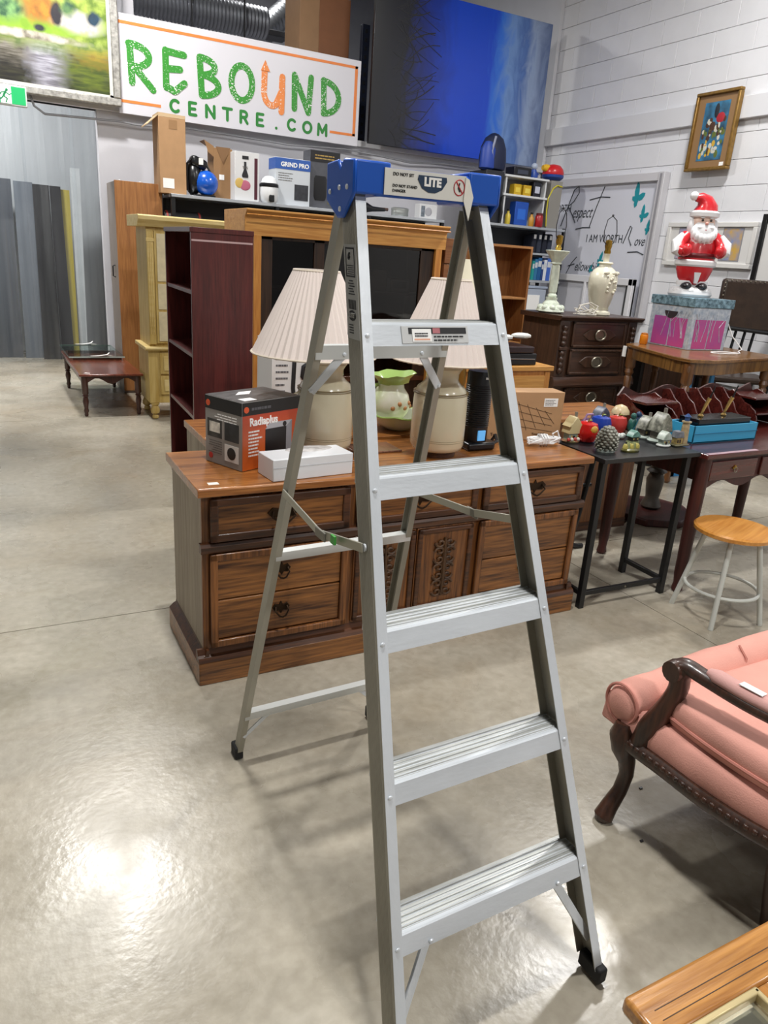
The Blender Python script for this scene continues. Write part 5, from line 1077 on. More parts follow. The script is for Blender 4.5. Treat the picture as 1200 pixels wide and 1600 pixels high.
# goods on lower tiers
t = toy('bicycle_helmet', 'black and grey helmet on the middle shelf above the light oak bookcase', 'helmet', 812, 8.0, 1.419); MB().lathe([(.16, 0), (.19, .03), (.18, .12), (.13, .2), (.05, .235), (.01, .24)], 18, (0, 0, 0), 'z', .75).build('shell', BP, t); MB().tube([(-.15, -.10, .06), (-.05, -.16, .09), (.08, -.15, .06), (.15, -.09, .03)], .02, 6).build('grey_trim', mat('trim_grey', '#8c8f94', .4), t)
t = toy('hung_jacket', 'row of dark folded garments at the right of the toy shelving', 'clothing', 838, 7.98, 1.746)
for k in range(4): MB().box(.085*k, .085*k+.07, 0, .2, 0, .22+.02*(k % 2)).build('garment', mat('garment%d' % (k % 2), ('#1b1f2e', '#2e3444')[k % 2], .8), t, bevel=.02); MB().box(.085*k+.015, .085*k+.05, -.003, 0, .17, .22).build('tag', WHITE(), t, smooth=0)
cols = ['#1f8f8a', '#2a6f9c', '#16548c', '#1f3f7a', '#d8dce4', '#3a62b8', '#b8c4d8', '#14305c']
x = GY(829, 440, 7.86).x
for k, c in enumerate(cols):
    w = .035+.012*(k % 3); h = .23+.022*((k*7) % 3)
    t = thing('book', 'upright %s book, %s from the left in the row beside the bookcase' % (('teal', 'steel blue', 'blue', 'dark blue', 'white', 'bright blue', 'pale blue', 'navy')[k], ('first', 'second', 'third', 'fourth', 'fifth', 'sixth', 'seventh', 'eighth')[k]), 'book', (x, 7.86, 1.419), 0, 'books on the toy shelving')
    MB().box(0, w, 0, .18, 0, h).build('cover', mat('book'+c[1:], c, .45), t, bevel=.003); MB().box(.004, w-.004, -.001, 0, h*.6, h*.85).build('spine_label', mat('spine_lab', '#c8ccd0', .5), t, smooth=0); x += w+.002
t = toy('clear_tote', 'pale storage tote with white card below the row of books', 'tote', 836, 7.80, .979); MB().box(0, .34, 0, .3, 0, .34).build('tote_body', mat('tote', '#a9b2c2', .3), t, bevel=.015); MB().box(.05, .24, -.004, 0, .08, .26).build('card', WHITE(), t, smooth=0); MB().box(-.01, .35, -.01, .31, .34, .37).build('lid', mat('tote_lid', '#9aa6ba', .3), t, bevel=.006)
# ================================================================= dark carved chest
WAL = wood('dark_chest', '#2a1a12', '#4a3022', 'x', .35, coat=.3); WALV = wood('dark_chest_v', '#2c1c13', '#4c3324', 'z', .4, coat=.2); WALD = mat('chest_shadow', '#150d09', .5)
PEW = mat('pewter', '#8c8678', .35, metal=.8)
HX, HY, HZ, HW, HD = 4.41, 5.10, 1.20, .92, .56
CH_ = thing('chest_of_drawers', 'dark walnut chest of drawers with pewter pulls, under the two bare lamps', 'dresser', (HX, HY, 0))
MB().box(.02, HW-.02, .03, HD, 0, HZ-.03).build('carcass', WALV, CH_, smooth=0)
MB().prism([(-.03, HZ-.012), (-.024, HZ), (HD, HZ), (HD, HZ-.04), (0, HZ-.04), (-.012, HZ-.026)], -.03, HW+.03, 'x').build('top', WAL, CH_, smooth=25, bevel=.002)
for z0, z1 in ((.94, 1.14), (.70, .90), (.40, .56), (.12, .36)):
    d = MB().box(.16, HW-.16, .012, .04, z0, z1).build('drawer', WAL, CH_, bevel=.004)
    moulding(.145, HW-.145, z0-.012, z1+.012, .014, .022, WALV, d, 'drawer_moulding')
    xm = HW/2; zm = (z0+z1)/2
    MB().prism([(xm-.20, zm), (xm-.12, zm+.05), (xm+.12, zm+.05), (xm+.20, zm), (xm+.12, zm-.05), (xm-.12, zm-.05)], .002, .014, 'y').build('raised_panel', WALV, d, bevel=.006)
    hp = MB().tube([(xm+.058*math.cos(a*PI/8), -.010, zm+.044*math.sin(a*PI/8)) for a in range(16)], .009, 6, closed=True).build('ring_pull', PEW, d)
    MB().prism([(xm-.055, zm), (xm-.03, zm+.05), (xm, zm+.035), (xm+.03, zm+.05), (xm+.055, zm), (xm+.03, zm-.03), (xm-.03, zm-.03)], -.004, .003, 'y').build('back_plate', PEW, d, bevel=.002)
for x in (.055, HW-.055):
    MB().box(x-.05, x+.05, .02, .05, .0, HZ-.04).build('stile', WALV, CH_, bevel=.003)
    for (z0, z1) in ((.70, .90), (.94, 1.12)):
        n = 12; pr = [(.02, z0)]+[(.018+.010*abs(math.sin(k*PI/3)), z0+(z1-z0)*k/n) for k in range(n+1)]+[(.02, z1)]
        MB().lathe(pr, 12, (x, .012, 0)).build('turned_column', WAL, CH_)
    MB().box(x-.04, x+.04, -.006, .03, .905, .935).build('column_block', WAL, CH_, bevel=.004)
MB().prism([(-.03, .60), (-.022, .64), (0, .67), (.04, .67), (.04, .58), (-.02, .58)], -.02, HW+.02, 'x').build('waist_moulding', WAL, CH_, smooth=25)
# ---------------------------------------------------------------- two bare lamps
CRY = mat('crystal', '#cfd8c8', .08, var=.1, scale=25, coat=.8, spec=.8); BRS = mat('brass', '#b08d3c', .25, metal=.9); WIR = mat('harp_wire', '#3a3a40', .4, metal=.5)
def harp(t, z, w, h): MB().tube([(-.012, 0, z), (-w*.8, 0, z+h*.18), (-w, 0, z+h*.5), (-w*.7, 0, z+h*.88), (0, 0, z+h), (w*.7, 0, z+h*.88), (w, 0, z+h*.5), (w*.8, 0, z+h*.18), (.012, 0, z)], .004, 6).build('harp', WIR, t); MB().ball((0, 0, z+h+.006), .010, 8, 6).build('finial', WIR, t)
p = GZ(868, 483, HZ); 
L1 = thing('crystal_lamp', 'faceted crystal column lamp without shade on the dark chest', 'lamp', (HX+.10, HY+.30, HZ+.001))
MB().lathe([(.10, 0), (.13, .015), (.12, .04), (.085, .06), (.075, .085), (.05, .11), (.055, .135)], 12).build('scalloped_foot', CRY, L1, smooth=0)
for k in range(9): MB().ball((.095*math.cos(k*.7), .095*math.sin(k*.7), .045), (.032, .032, .03), 9, 6).build('foot_lobe', CRY, L1)
MB().lathe([(.035, .13), (.045, .15), (.03, .17), (.036, .18), (.040, .30), (.036, .40), (.03, .41), (.05, .42), (.04, .435)], 8).build('column', CRY, L1, smooth=0)
MB().lathe([(.04, .43), (.06, .46), (.09, .50), (.11, .525), (.10, .53), (.04, .52)], 12).build('bobeche', CRY, L1, smooth=0)
MB().lathe([(.02, .525), (.03, .55), (.02, .57), (.03, .60), (.03, .65), (.012, .66)], 12).build('socket', BRS, L1)
harp(L1, .60, .055, .27)
L2 = thing('vase_lamp', 'cream vase lamp with grape relief and no shade on the dark chest', 'lamp', (HX+.60, HY+.22, HZ+.001))
CRV = mat('cream_vase', '#dcd8c4', .3, coat=.2)
MB().lathe([(.10, 0), (.108, .01), (.105, .03), (.085, .045), (.09, .06)], 28).build('plinth', CRV, L2)
MB().lathe([(.08, .055), (.095, .10), (.115, .18), (.128, .26), (.130, .31), (.12, .36), (.09, .40), (.055, .425), (.05, .44), (.07, .455), (.06, .465)], 28).build('vase', CRV, L2)
MB().lathe([(.028, .46), (.026, .53), (.03, .535)], 12).build('neck', CRV, L2)
MB().lathe([(.026, .53), (.032, .55), (.025, .57), (.033, .60), (.03, .645), (.012, .655)], 12).build('socket', BRS, L2)
harp(L2, .59, .075, .26)
rnd = random.Random(6)
for k in range(16):
    a = -PI/2+rnd.uniform(-.45, .55); z = .36-.016*k/1.6+rnd.uniform(-.01, .01); r = .122 if z > .33 else .128
    MB().ball((r*math.cos(a), r*math.sin(a), z), .013, 8, 6).build('grape_relief', CRV, L2)
for a in (-2.1, -1.4, -.9): MB().ball((.112*math.cos(a), .112*math.sin(a), .372), (.03, .02, .018), 8, 6).build('leaf_relief', CRV, L2)
CB = thing('lamp_cord', 'tangled cream lamp cord lying on the dark chest between the lamps', 'cord', (HX+.36, HY+.12, HZ+.005))
for k in range(5): MB().tube([(rnd.uniform(-.02, .02)+.10*math.sin(j*.9+k*1.3), .06*math.cos(j*1.1+k), .006+.05*abs(math.sin(j*.8+k*1.9))*(k % 3)) for j in range(9)], .005, 5).build('cord_loop', mat('cord_cream', '#d6d2c8', .5), CB)
# ================================================================= console table
KZ = 1.0
CTP = [(4.97, 4.87), (4.70, 4.10), (4.70, 3.93), (4.90, 3.86), (5.95, 4.06), (6.0, 4.80), (5.55, 5.06)]
CN = thing('console_table', 'inlaid walnut console table with canted corner carrying the foil gift box', 'table', (0, 0, 0))
CNW = wood('console_top', '#5a3a1c', '#8f6432', 'y', .3, coat=.4); CNV = wood('console_leg', '#4a2c16', '#7a4f28', 'z', .35, coat=.3)
cxm = sum(p[0] for p in CTP)/7; cym = sum(p[1] for p in CTP)/7
MB().prism(CTP, KZ-.028, KZ).build('table_top', CNW, CN, bevel=.006)
ins = [(cxm+(x-cxm)*.95, cym+(y-cym)*.95) for x, y in CTP]
MB().prism(ins, KZ-.12, KZ-.028).build('apron', wood('console_apron', '#4a2e16', '#86602f', 'z', .35, scale=.6, coat=.3), CN, bevel=.003)
for x, y in ((4.99, 4.80), (4.76, 3.98), (5.86, 4.10), (5.9, 4.72), (5.5, 4.98)):
    MB().lathe([(.016, 0), (.03, .02), (.024, .06), (.028, .3), (.034, KZ-.28), (.026, KZ-.27), (.04, KZ-.24), (.03, KZ-.21), (.045, KZ-.19), (.045, KZ-.04)], 12, (x, y, 0)).build('leg', CNV, CN)
MB().lathe([(.018, 0), (.03, .006), (.018, .012)], 10, (4.735, 3.955, KZ-.08), 'y').build('rosette', CNV, CN)
MB().box(4.93, 4.945, 4.83, 4.86, KZ-.11, KZ-.02).build('price_tag', WHITE(), CN, smooth=0)
# foil gift box
FOIL = mat('silver_foil', '#d3dae2', .3, metal=.25, col2='#9fb0c4', scale=28, bump=.4, bscale=50); PNK = mat('pink_foil', '#d0508c', .35, metal=.1, col2='#a8509c', scale=3); 
GB = thing('gift_box', 'silver and pink foil gift box with blue-green lid on the console table', 'box', (5.235, 4.44, KZ+.001), -.08)
gw, gd, gh = .42, .50, .35
MB().box(0, gw, 0, gd, 0, gh).build('box_body', FOIL, GB, bevel=.004)
MB().box(-.012, gw+.012, -.012, gd+.012, gh-.0, gh+.075).build('lid', mat('lid_foil', '#93b6c8', .3, metal=.3, col2='#3f5a66', scale=35, bump=.3), GB, bevel=.004)
for a, b_ in ((.10, .47), (.50, .88)): MB().box(-.003, 0, gd*a, gd*b_, .012, gh*.72).build('pink_panel', PNK, GB, smooth=0)
for a, b_ in ((.10, .47), (.50, .90)): MB().box(gw*a, gw*b_, -.003, 0, .012, gh*.72).build('pink_panel', PNK, GB, smooth=0)
MB().prism(ARC(gd*.5, gh*.86, .075, .06, 180, 360, 10), -.006, -.002, 'x').build('handle_hole', mat('hole_dark', '#2a2024', .6), GB)
rnd = random.Random(12)
for k in range(7):
    x = gw*rnd.uniform(.1, .9); MB().tube([(x, -.004, gh*.2), (x+rnd.uniform(-.04, .04), -.005, gh*.55), (x+rnd.uniform(-.08, .08), -.004, gh*.85)], .0025, 5).build('foil_swirl', FOIL, GB)
for k in range(6):
    y = gd*rnd.uniform(.1, .9); MB().tube([(-.004, y, gh*.25), (-.005, y+rnd.uniform(-.04, .04), gh*.6), (-.004, y+rnd.uniform(-.08, .08), gh*.88)], .0025, 5).build('foil_swirl', FOIL, GB)
# ---------------------------------------------------------------- Christmas figure
RED = mat('santa_red', '#c8202a', .32, coat=.2); WHT = mat('figure_white', '#e4e4e6', .4); SKN = mat('figure_skin', '#e0c0b0', .45); 
SZ_ = KZ+gh+.078
SN = thing('christmas_figure', 'red and white moulded plastic Christmas figure with beard and cap on the gift box', 'figure', (5.44, 4.70, SZ_), -.55)
MB().lathe([(.17, 0), (.185, .02), (.175, .05), (.13, .075), (.06, .085)], 22, (0, 0, 0), 'z', .8).build('snow_base', WHT, SN)
for k in range(7): MB().ball((.13*math.cos(k*.9), .10*math.sin(k*.9), .045), (.05, .045, .035), 9, 6).build('snow_lump', WHT, SN)
for sx in (-1, 1): MB().ball((sx*.065, -.07, .085), (.045, .07, .035), 12, 8).build('boot', mat('boot_black', '#1c1c20', .35), SN); MB().lathe([(.07, .09), (.075, .11), (.07, .13)], 14, (sx*.06, -.01, 0)).build('trouser_cuff', WHT, SN)
rings = []
for (rx_, ry_, z, oy) in ((.085, .07, .10, 0), (.125, .10, .15, 0), (.150, .12, .22, 0), (.155, .125, .27, 0), (.150, .12, .32, 0), (.140, .11, .40, 0), (.12, .095, .47, 0), (.08, .07, .52, 0)):
    rings.append([(rx_*math.cos(2*PI*j/20), oy+ry_*math.sin(2*PI*j/20), z) for j in range(20)])
MB().loft(rings).build('body', RED, SN)
MB().prism([(-.010, .11), (.012, .11), (.028, .20), (-.028, .20)], -.115, -.07, 'y').build('leg_gap', WHT, SN)
MB().lathe([(.155, .245), (.172, .26), (.172, .29), (.155, .30)], 22, (0, 0, 0), 'z', .82).build('coat_hem', WHT, SN)
MB().lathe([(.150, .315), (.156, .325), (.154, .345), (.147, .355)], 22, (0, 0, 0), 'z', .82).build('belt', mat('belt_maroon', '#5e1218', .35), SN)
for sx in (-1, 1):
    MB().tube([(sx*.11, 0, .49), (sx*.17, -.03, .43), (sx*.175, -.08, .37), (sx*.14, -.13, .36)], [.05, .055, .05, .042], 12).build('arm', RED, SN)
    MB().tube([(sx*.16, -.04, .50), (sx*.205, -.06, .43), (sx*.20, -.085, .36), (sx*.165, -.09, .33)], [.02, .045, .045, .02], 10).build('sleeve_trim', WHT, SN)
    MB().ball((sx*.135, -.150, .375), (.04, .04, .05), 12, 8).build('mitten', RED, SN)
MB().ball((0, -.005, .585), (.095, .09, .10), 18, 12).build('head', SKN, SN)
MB().lathe([(.05, -.20), (.09, -.14), (.105, -.07), (.10, -.02), (.07, .02)], 16, (0, -.055, .575), 'z', .55).build('beard', WHT, SN)
for k in range(9): MB().ball((.085*math.cos(PI+k*PI/8), -.075+.03*math.sin(PI+k*PI/8), .52-.05*math.sin(k*PI/8)), (.028, .03, .04), 8, 6).build('beard_curl', WHT, SN)
for sx in (-1, 1):
    MB().ball((sx*.035, -.092, .555), (.036, .016, .014), 10, 6).build('moustache', WHT, SN); MB().ball((sx*.034, -.088, .612), (.011, .007, .009), 8, 6).build('eye', mat('eye_dark', '#2a2622', .3), SN); MB().ball((sx*.036, -.089, .632), (.018, .008, .006), 8, 5).build('eyebrow', WHT, SN); MB().ball((sx*.095, .0, .56), (.03, .05, .07), 10, 7).build('side_hair', WHT, SN)
MB().ball((0, -.102, .588), (.014, .014, .013), 10, 7).build('nose', mat('nose_pink', '#d89a8c', .4), SN); MB().ball((0, -.106, .537), (.012, .006, .008), 8, 6).build('mouth', mat('mouth_red', '#b8505a', .4), SN)
MB().lathe([(.095, .635), (.118, .645), (.12, .675), (.10, .69)], 20, (0, 0, 0), 'z', .95).build('cap_brim', WHT, SN)
MB().tube([(0, 0, .67), (.0, .0, .72), (-.02, -.005, .765), (-.06, -.01, .79), (-.10, -.012, .785)], [.10, .092, .065, .042, .028], 16).build('cap', RED, SN)
MB().ball((-.115, -.012, .80), .036, 12, 8).build('pompom', WHT, SN)
CDO = thing('white_cable', 'thin white cable coiled on the console table by the gift box', 'cable', (5.45, 4.22, KZ+.004))
MB().tube([(.16*math.cos(a*.35), .07*math.sin(a*.35), .002+.0004*a) for a in range(17)]+[(.22, .05, .01), (.33, .10, .02), (.30, .2, .12), (.24, .24, .25)], .005, 6).build('cable_run', mat('cord_white', '#e6e6e6', .5), CDO)
OC = thing('orange_candle', 'small orange glass candle at the left end of the console table', 'candle', (5.12, 4.82, KZ+.001)); MB().lathe([(.028, 0), (.035, .01), (.035, .07), (.03, .085)], 14).build('glass', mat('candle_orange', '#d8801c', .25), OC); MB().lathe([(.03, .085), (.03, .095), (.004, .1)], 12).build('lid', mat('candle_lid', '#b86a18', .3), OC)
# dark leather chair beyond the console
SL = thing('leather_chair', 'dark brown studded leather chair with black slatted frame at the right edge', 'chair', (6.22, 5.06, 0), -.5)
LEA = mat('brown_leather', '#33241a', .4, var=.3, scale=9, bump=.2, bscale=25); BLW = mat('black_wood', '#101113', .4)
MB().box(.06, .62, .0, .09, 1.12, 1.60).build('backrest', LEA, SL, bevel=.03)
for k in range(12):
    MB().ball((.07, -.002, 1.14+k*.038), .008, 6, 5).build('stud', PEW, SL); MB().ball((.08+k*.045, -.002, 1.585), .008, 6, 5).build('stud', PEW, SL)
for k in range(6): MB().tube([(.02+k*.09, .05, 1.13), (-.04+k*.09, .0, .72)], .015, 6).build('slat', BLW, SL)
MB().tube([(-.02, .0, 1.16), (.6, .0, 1.12)], .02, 8).build('crest_rail', BLW, SL); MB().tube([(-.10, -.05, 1.10), (.0, .03, 1.18), (.04, .05, 1.3)], .028, 8).build('arm', BLW, SL)
MB().box(-.04, .58, -.35, .06, .66, .72).build('seat', LEA, SL, bevel=.02)
for x in (0, .54):
    for y in (-.3, .03): MB().tube([(x, y, .66), (x, y, 0)], [.022, .015], 8).build('leg', BLW, SL)
# dark clutter below the console
t = thing('storage_bag', 'dark bag with yellow-green and white print under the console table', 'bag', (5.15, 4.55, .0)); MB().lathe([(.2, 0), (.24, .05), (.25, .3), (.2, .5), (.1, .62), (.02, .64)], 16).build('bag_body', mat('bag_dark', '#15161b', .5), t, smooth=30); MB().ball((-.06, -.12, .52), (.10, .06, .05), 10, 6).build('bright_print', mat('lime', '#8c9a1c', .5), t)
t = thing('blue_sign_stand', 'bright blue upright strip standing behind a console table leg', 'board', (4.93, 4.1, 0)); MB().box(0, .05, 0, .02, 0, .86).build('strip', mat('strip_blue', '#2f86c4', .4), t, bevel=.002); MB().box(.26, .30, 0, .02, 0, .86).build('strip', mat('strip_blue', '#2f86c4', .4), t, bevel=.002); MB().box(0, .30, 0, .02, .0, .05).build('strip', mat('strip_blue', '#2f86c4', .4), t, bevel=.002)
t = thing('dark_filler_cupboard', 'dark wooden cupboard in the shadow below the console table', 'cupboard', (5.0, 5.15-.0, 0)); t.location = (5.5, 5.15, 0); MB().box(0, 1.1, 0, .4, 0, .85).build('carcass', WALD, t, smooth=0); MB().box(-.02, 1.12, -.02, .42, .85, .88).build('top', WAL, t, bevel=.004); MB().box(.04, 1.06, -.01, 0, .06, .8).build('door', WALV, t, bevel=.004)
t = thing('dark_filler_cupboard', 'long low dark cupboard added to darken the wall behind the console table', 'cupboard', (6.70, 2.9, 0)); MB().box(0, .25, 0, 1.66, 0, .88).build('carcass', WALD, t, smooth=0); MB().box(-.02, .26, -.02, 1.68, .88, .905).build('top', WAL, t, bevel=.004)  # cupboard added to darken the pale wall showing under the console
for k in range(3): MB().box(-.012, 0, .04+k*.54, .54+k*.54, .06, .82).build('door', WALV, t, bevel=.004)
# ================================================================= black side table with ornaments
BLKM = mat('black_laminate', '#1a1b1e', .35, var=.15, scale=20); BLKL = mat('black_leg', '#121316', .4)
QZ = .775
QT = thing('side_table', 'black rectangular side table covered with small ornaments', 'table', (2.455, 2.42, 0), -.02)
QW, QD = .615, .34
MB().box(-.01, QW, -.02, QD, QZ-.022, QZ).build('table_top', BLKM, QT, bevel=.002)
for x in (.02, QW-.05):
    for y in (.02, QD-.04): MB().box(x-.014, x+.016, y-.014, y+.016, 0, QZ-.022).build('leg', BLKL, QT, bevel=.002)
MB().box(.02, QW-.05, .012, .030, .065, .09).build('stretcher', BLKL, QT, bevel=.002)
for x in (.02, QW-.05): MB().box(x-.010, x+.010, .02, QD-.04, .065, .09).build('stretcher', BLKL, QT, bevel=.002)
MB().lathe([(.006, 0), (.004, .004), (.0004, .005)], 8, (.30, .012, .078), 'y').build('bolt', PEW, QT)
def orn(name, label, cat, px, py): p = GZ(px, py, QZ); return thing(name, label, cat, (p.x, p.y, QZ+.001))
C_ = lambda n, c, c2=None, r=.35: mat('orn_'+n, c, r, col2=c2, scale=40) if c2 else mat('orn_'+n, c, r)
def apple(t, col, r):
    MB().lathe([(r*.25, .004), (r*.75, .006), (r, r*.7), (r*1.02, r*1.1), (r*.85, r*1.6), (r*.4, r*1.75), (r*.08, r*1.6)], 18).build('apple_body', col, t); MB().tube([(0, 0, r*1.55), (.004, 0, r*1.9), (.010, 0, r*2.05)], .003, 6).build('stem', C_('stem', '#6a5a2c'), t)
    MB().ball((.014, 0, r*1.85), (.015, .007, .004), 8, 5).build('leaf', C_('leaf', '#7d8c3a'), t)
def cottage(t, s, wall, roof, base, roofh=1.0):
    MB().lathe([(.042*s, 0), (.046*s, .006*s), (.038*s, .012*s)], 12, (0, 0, 0), 'z', .75).build('base', base, t)
    MB().box(-.026*s, .026*s, -.018*s, .020*s, .008*s, .042*s).build('walls', wall, t, bevel=.003*s)
    MB().prism([(-.036*s, .038*s), (.036*s, .038*s), (.022*s, .062*s*roofh), (.0, .078*s*roofh), (-.022*s, .062*s*roofh)], -.026*s, .028*s, 'y').build('roof', roof, t, bevel=.003*s)
    MB().box(-.008*s, .006*s, -.020*s, -.017*s, .010*s, .030*s).build('door', C_('doorbrown', '#3a2a20'), t, smooth=0)
    for x in (-.018, .014): MB().box(x*s, (x+.008)*s, -.020*s, -.017*s, .022*s, .032*s).build('window', C_('winglow', '#c8b070'), t, smooth=0)
    MB().box(.012*s, .020*s, .0, .010*s, .06*s, .088*s*roofh).build('chimney', C_('stone', '#8a867c', '#5a564e'), t, smooth=0)
STN = C_('stone', '#8a867c', '#5a564e'); SHG = C_('shingle', '#a5a698', '#4c4d44'); SNW = C_('snowbase', '#b8c4bc')
t = orn('birdhouse_ornament', 'pale green birdhouse ornament with flowers beside the kraft carton', 'ornament', 891, 690); cottage(t, 1.15, C_('mintwall', '#9cb4b0'), C_('creamroof', '#c8b98c'), C_('gardenbase', '#7d8a5c', '#a8564a'), 1.45)
MB().box(-.03, .03, -.02, .02, .02, .085).build('tall_walls', C_('mintwall', '#9cb4b0'), t, bevel=.003); MB().prism([(-.045, .08), (.045, .08), (.0, .125)], -.03, .03, 'y').build('gable_roof', C_('creamroof', '#c8b98c'), t, bevel=.002)
for k in range(5): MB().ball((-.04+.02*k, -.03, .018), .010, 7, 5).build('flower', C_('flower%d' % (k % 2), ('#b8443c', '#d8d4c8')[k % 2]), t)
t = orn('apple_ornament', 'glossy red apple ornament at the left front of the black table', 'ornament', 914, 690); apple(t, C_('apple', '#b81c18', None, .15), .058); MB().ball((0, -.052, .07), (.024, .009, .020), 8, 6).build('gold_patch', C_('goldp', '#c89a3c', None, .3), t)
t = orn('apple_ornament', 'dark blue apple ornament behind the red apple', 'ornament', 936, 678); apple(t, C_('appleblue', '#1f3c9a', None, .2), .055)
t = orn('apple_ornament', 'second red apple ornament with green top behind the pine cone', 'ornament', 962, 676); apple(t, C_('apple2', '#b83a34', None, .2), .052)
t = orn('pine_cone_ornament', 'tall grey pine cone ornament on a snowy base at the front of the table', 'ornament', 946, 705)
MB().lathe([(.048, 0), (.05, .008), (.04, .014)], 14, (0, 0, 0), 'z', .8).build('snow_base', SNW, t)
MB().lathe([(.03, .008), (.042, .03), (.043, .06), (.037, .09), (.024, .112), (.006, .125)], 14, (0, 0, 0)).build('core', STN, t)
for k in range(9):
    z = .016+k*.0122; r = (.046, .048, .049, .048, .046, .043, .038, .030, .019)[k]
    for j in range(11): a = 2*PI*(j+.5*(k % 2))/11; MB().ball((r*math.cos(a), r*math.sin(a), z), (.010, .010, .006), 5, 4).build('scale', SHG, t, smooth=0)
t = orn('teapot_ornament', 'purple and pink basket ornament behind the red apple', 'ornament', 918, 672); MB().lathe([(.03, 0), (.045, .015), (.045, .04), (.03, .06), (.004, .065)], 14).build('body', C_('purple', '#7a4a78', '#4a3458'), t); MB().tube([(-.035, 0, .05), (-.02, 0, .085), (.02, 0, .085), (.035, 0, .05)], .006, 6).build('handle', C_('lilac', '#9a7a9c'), t)
t = orn('slate_house_ornament', 'grey roofed house ornament at the back of the black table', 'ornament', 936, 668); cottage(t, 1.25, C_('slatew', '#5c6478'), C_('slater', '#5d6474', '#3a4050'), STN, 1.2)
t = orn('cream_hut_ornament', 'cream topped hut ornament behind the teal bird', 'ornament', 965, 670); MB().lathe([(.035, 0), (.032, .05), (.03, .09)], 12).build('walls', C_('hutwall', '#a89a78'), t); MB().lathe([(.05, .085), (.048, .1), (.03, .125), (.004, .135)], 12).build('roof', C_('hutroof', '#cdbb94'), t)
t = orn('bird_ornament', 'dark teal bird ornament with folded wings', 'ornament', 985, 679); MB().ball((0, 0, .05), (.03, .022, .045), 12, 8).build('body', C_('tealdark', '#1f4a4c', '#2c6a5c'), t); MB().ball((-.006, -.006, .10), (.016, .015, .018), 10, 7).build('head', C_('tealdark', '#1f4a4c', '#2c6a5c'), t); MB().prism([(-.02, .02), (.03, .0), (.045, .05), (.02, .085)], -.026, -.018, 'y').build('wing', C_('tealwing', '#2c6a7a'), t); MB().lathe([(.03, 0), (.03, .008)], 12).build('base', STN, t)
t = orn('blue_bird_ornament', 'blue bird ornament beside the stone cottages', 'ornament', 996, 676); MB().ball((0, 0, .055), (.026, .02, .045), 12, 8).build('body', C_('bluebird', '#274c74', '#1c3450'), t); MB().ball((-.014, 0, .10), (.016, .014, .016), 10, 7).build('head', C_('bluebird', '#274c74', '#1c3450'), t); MB().lathe([(.028, 0), (.024, .014)], 12).build('base', STN, t)
t = orn('stone_cottage_ornament', 'smaller stone cottage ornament with pale shingle roof', 'ornament', 1007, 684); cottage(t, 1.25, C_('stonew', '#6b665c', '#4a463e'), SHG, SNW, 1.2)
t = orn('stone_cottage_ornament', 'larger stone cottage ornament with steep shingle roof in the middle', 'ornament', 1028, 690); cottage(t, 1.45, C_('stonew', '#6b665c', '#4a463e'), SHG, SNW, 1.35); MB().prism([(-.01, .06), (.05, .06), (.045, .10), (.03, .128), (.012, .12)], .0, .045, 'y').build('tower_roof', SHG, t, bevel=.004)
t = orn('green_house_ornament', 'tiny teal roofed house ornament at the centre of the table', 'ornament', 988, 692); cottage(t, .85, C_('darkw', '#33362f'), C_('tealroof', '#7aa498', '#3f6a60'), C_('mossb', '#6a7250'))
t = orn('white_rock_ornament', 'low white rock ornament beside the teal roofed house', 'ornament', 968, 686); 
for k in range(4): MB().ball((-.02+.014*k, .004*(k % 2), .012+.006*(k % 2)), (.018, .015, .012), 7, 5).build('rock', C_('whiterock', '#c4c8c4'), t, smooth=0)
t = orn('village_ornament', 'low yellow and green village ornament at the front centre', 'ornament', 984, 705); MB().lathe([(.052, 0), (.055, .008), (.04, .015)], 14, (0, 0, 0), 'z', .6).build('base', C_('vbase', '#6d6a30', '#3a3a22'), t)
for k in range(5): MB().prism([(-.044+.019*k, .012), (-.026+.019*k, .012), (-.028+.019*k, .028+.006*(k % 2)), (-.035+.019*k, .038+.006*(k % 2)), (-.042+.019*k, .028)], -.012+.006*(k % 2), .01, 'y').build('hut', C_('hut%d' % (k % 2), ('#b8ac5c', '#8c9468')[k % 2]), t, bevel=.002)
t = orn('snow_cottage_ornament', 'small white and green snowy cottage ornament beside the lighthouse', 'ornament', 1036, 697); cottage(t, .9, C_('snoww', '#9aa89c'), C_('snowr', '#c0c8c0', '#8a9a8c'), C_('snowb2', '#c8ccc8'), 1.1)
t = orn('lighthouse_ornament', 'cream lighthouse ornament with blue lantern and keeper house', 'ornament', 1061, 696)
MB().box(-.055, .045, -.025, .025, 0, .010).build('base', C_('lbase', '#8a8468', '#5c5a44'), t, bevel=.004); MB().box(-.045, .0, -.016, .016, .01, .045).build('house_walls', C_('lhouse', '#c0a868', '#6a5a34'), t, bevel=.002); MB().prism([(-.05, .043), (.004, .043), (-.004, .075), (-.042, .075)], -.020, .020, 'y').build('house_roof', C_('lroof', '#8a8e94', '#5c6068'), t, bevel=.002)
MB().lathe([(.022, .008), (.019, .10), (.017, .115), (.024, .118), (.024, .124), (.013, .126)], 12, (.022, 0, 0)).build('tower', C_('ltower', '#b8a684', '#8f7e5c'), t); MB().lathe([(.012, .125), (.013, .145), (.018, .148), (.004, .162)], 10, (.022, 0, 0)).build('lantern', C_('llant', '#2c4a7c'), t)
for x in (-.038, -.022): MB().box(x, x+.009, -.018, -.016, .018, .034).build('window', C_('doorbrown', '#3a2a20'), t, smooth=0)
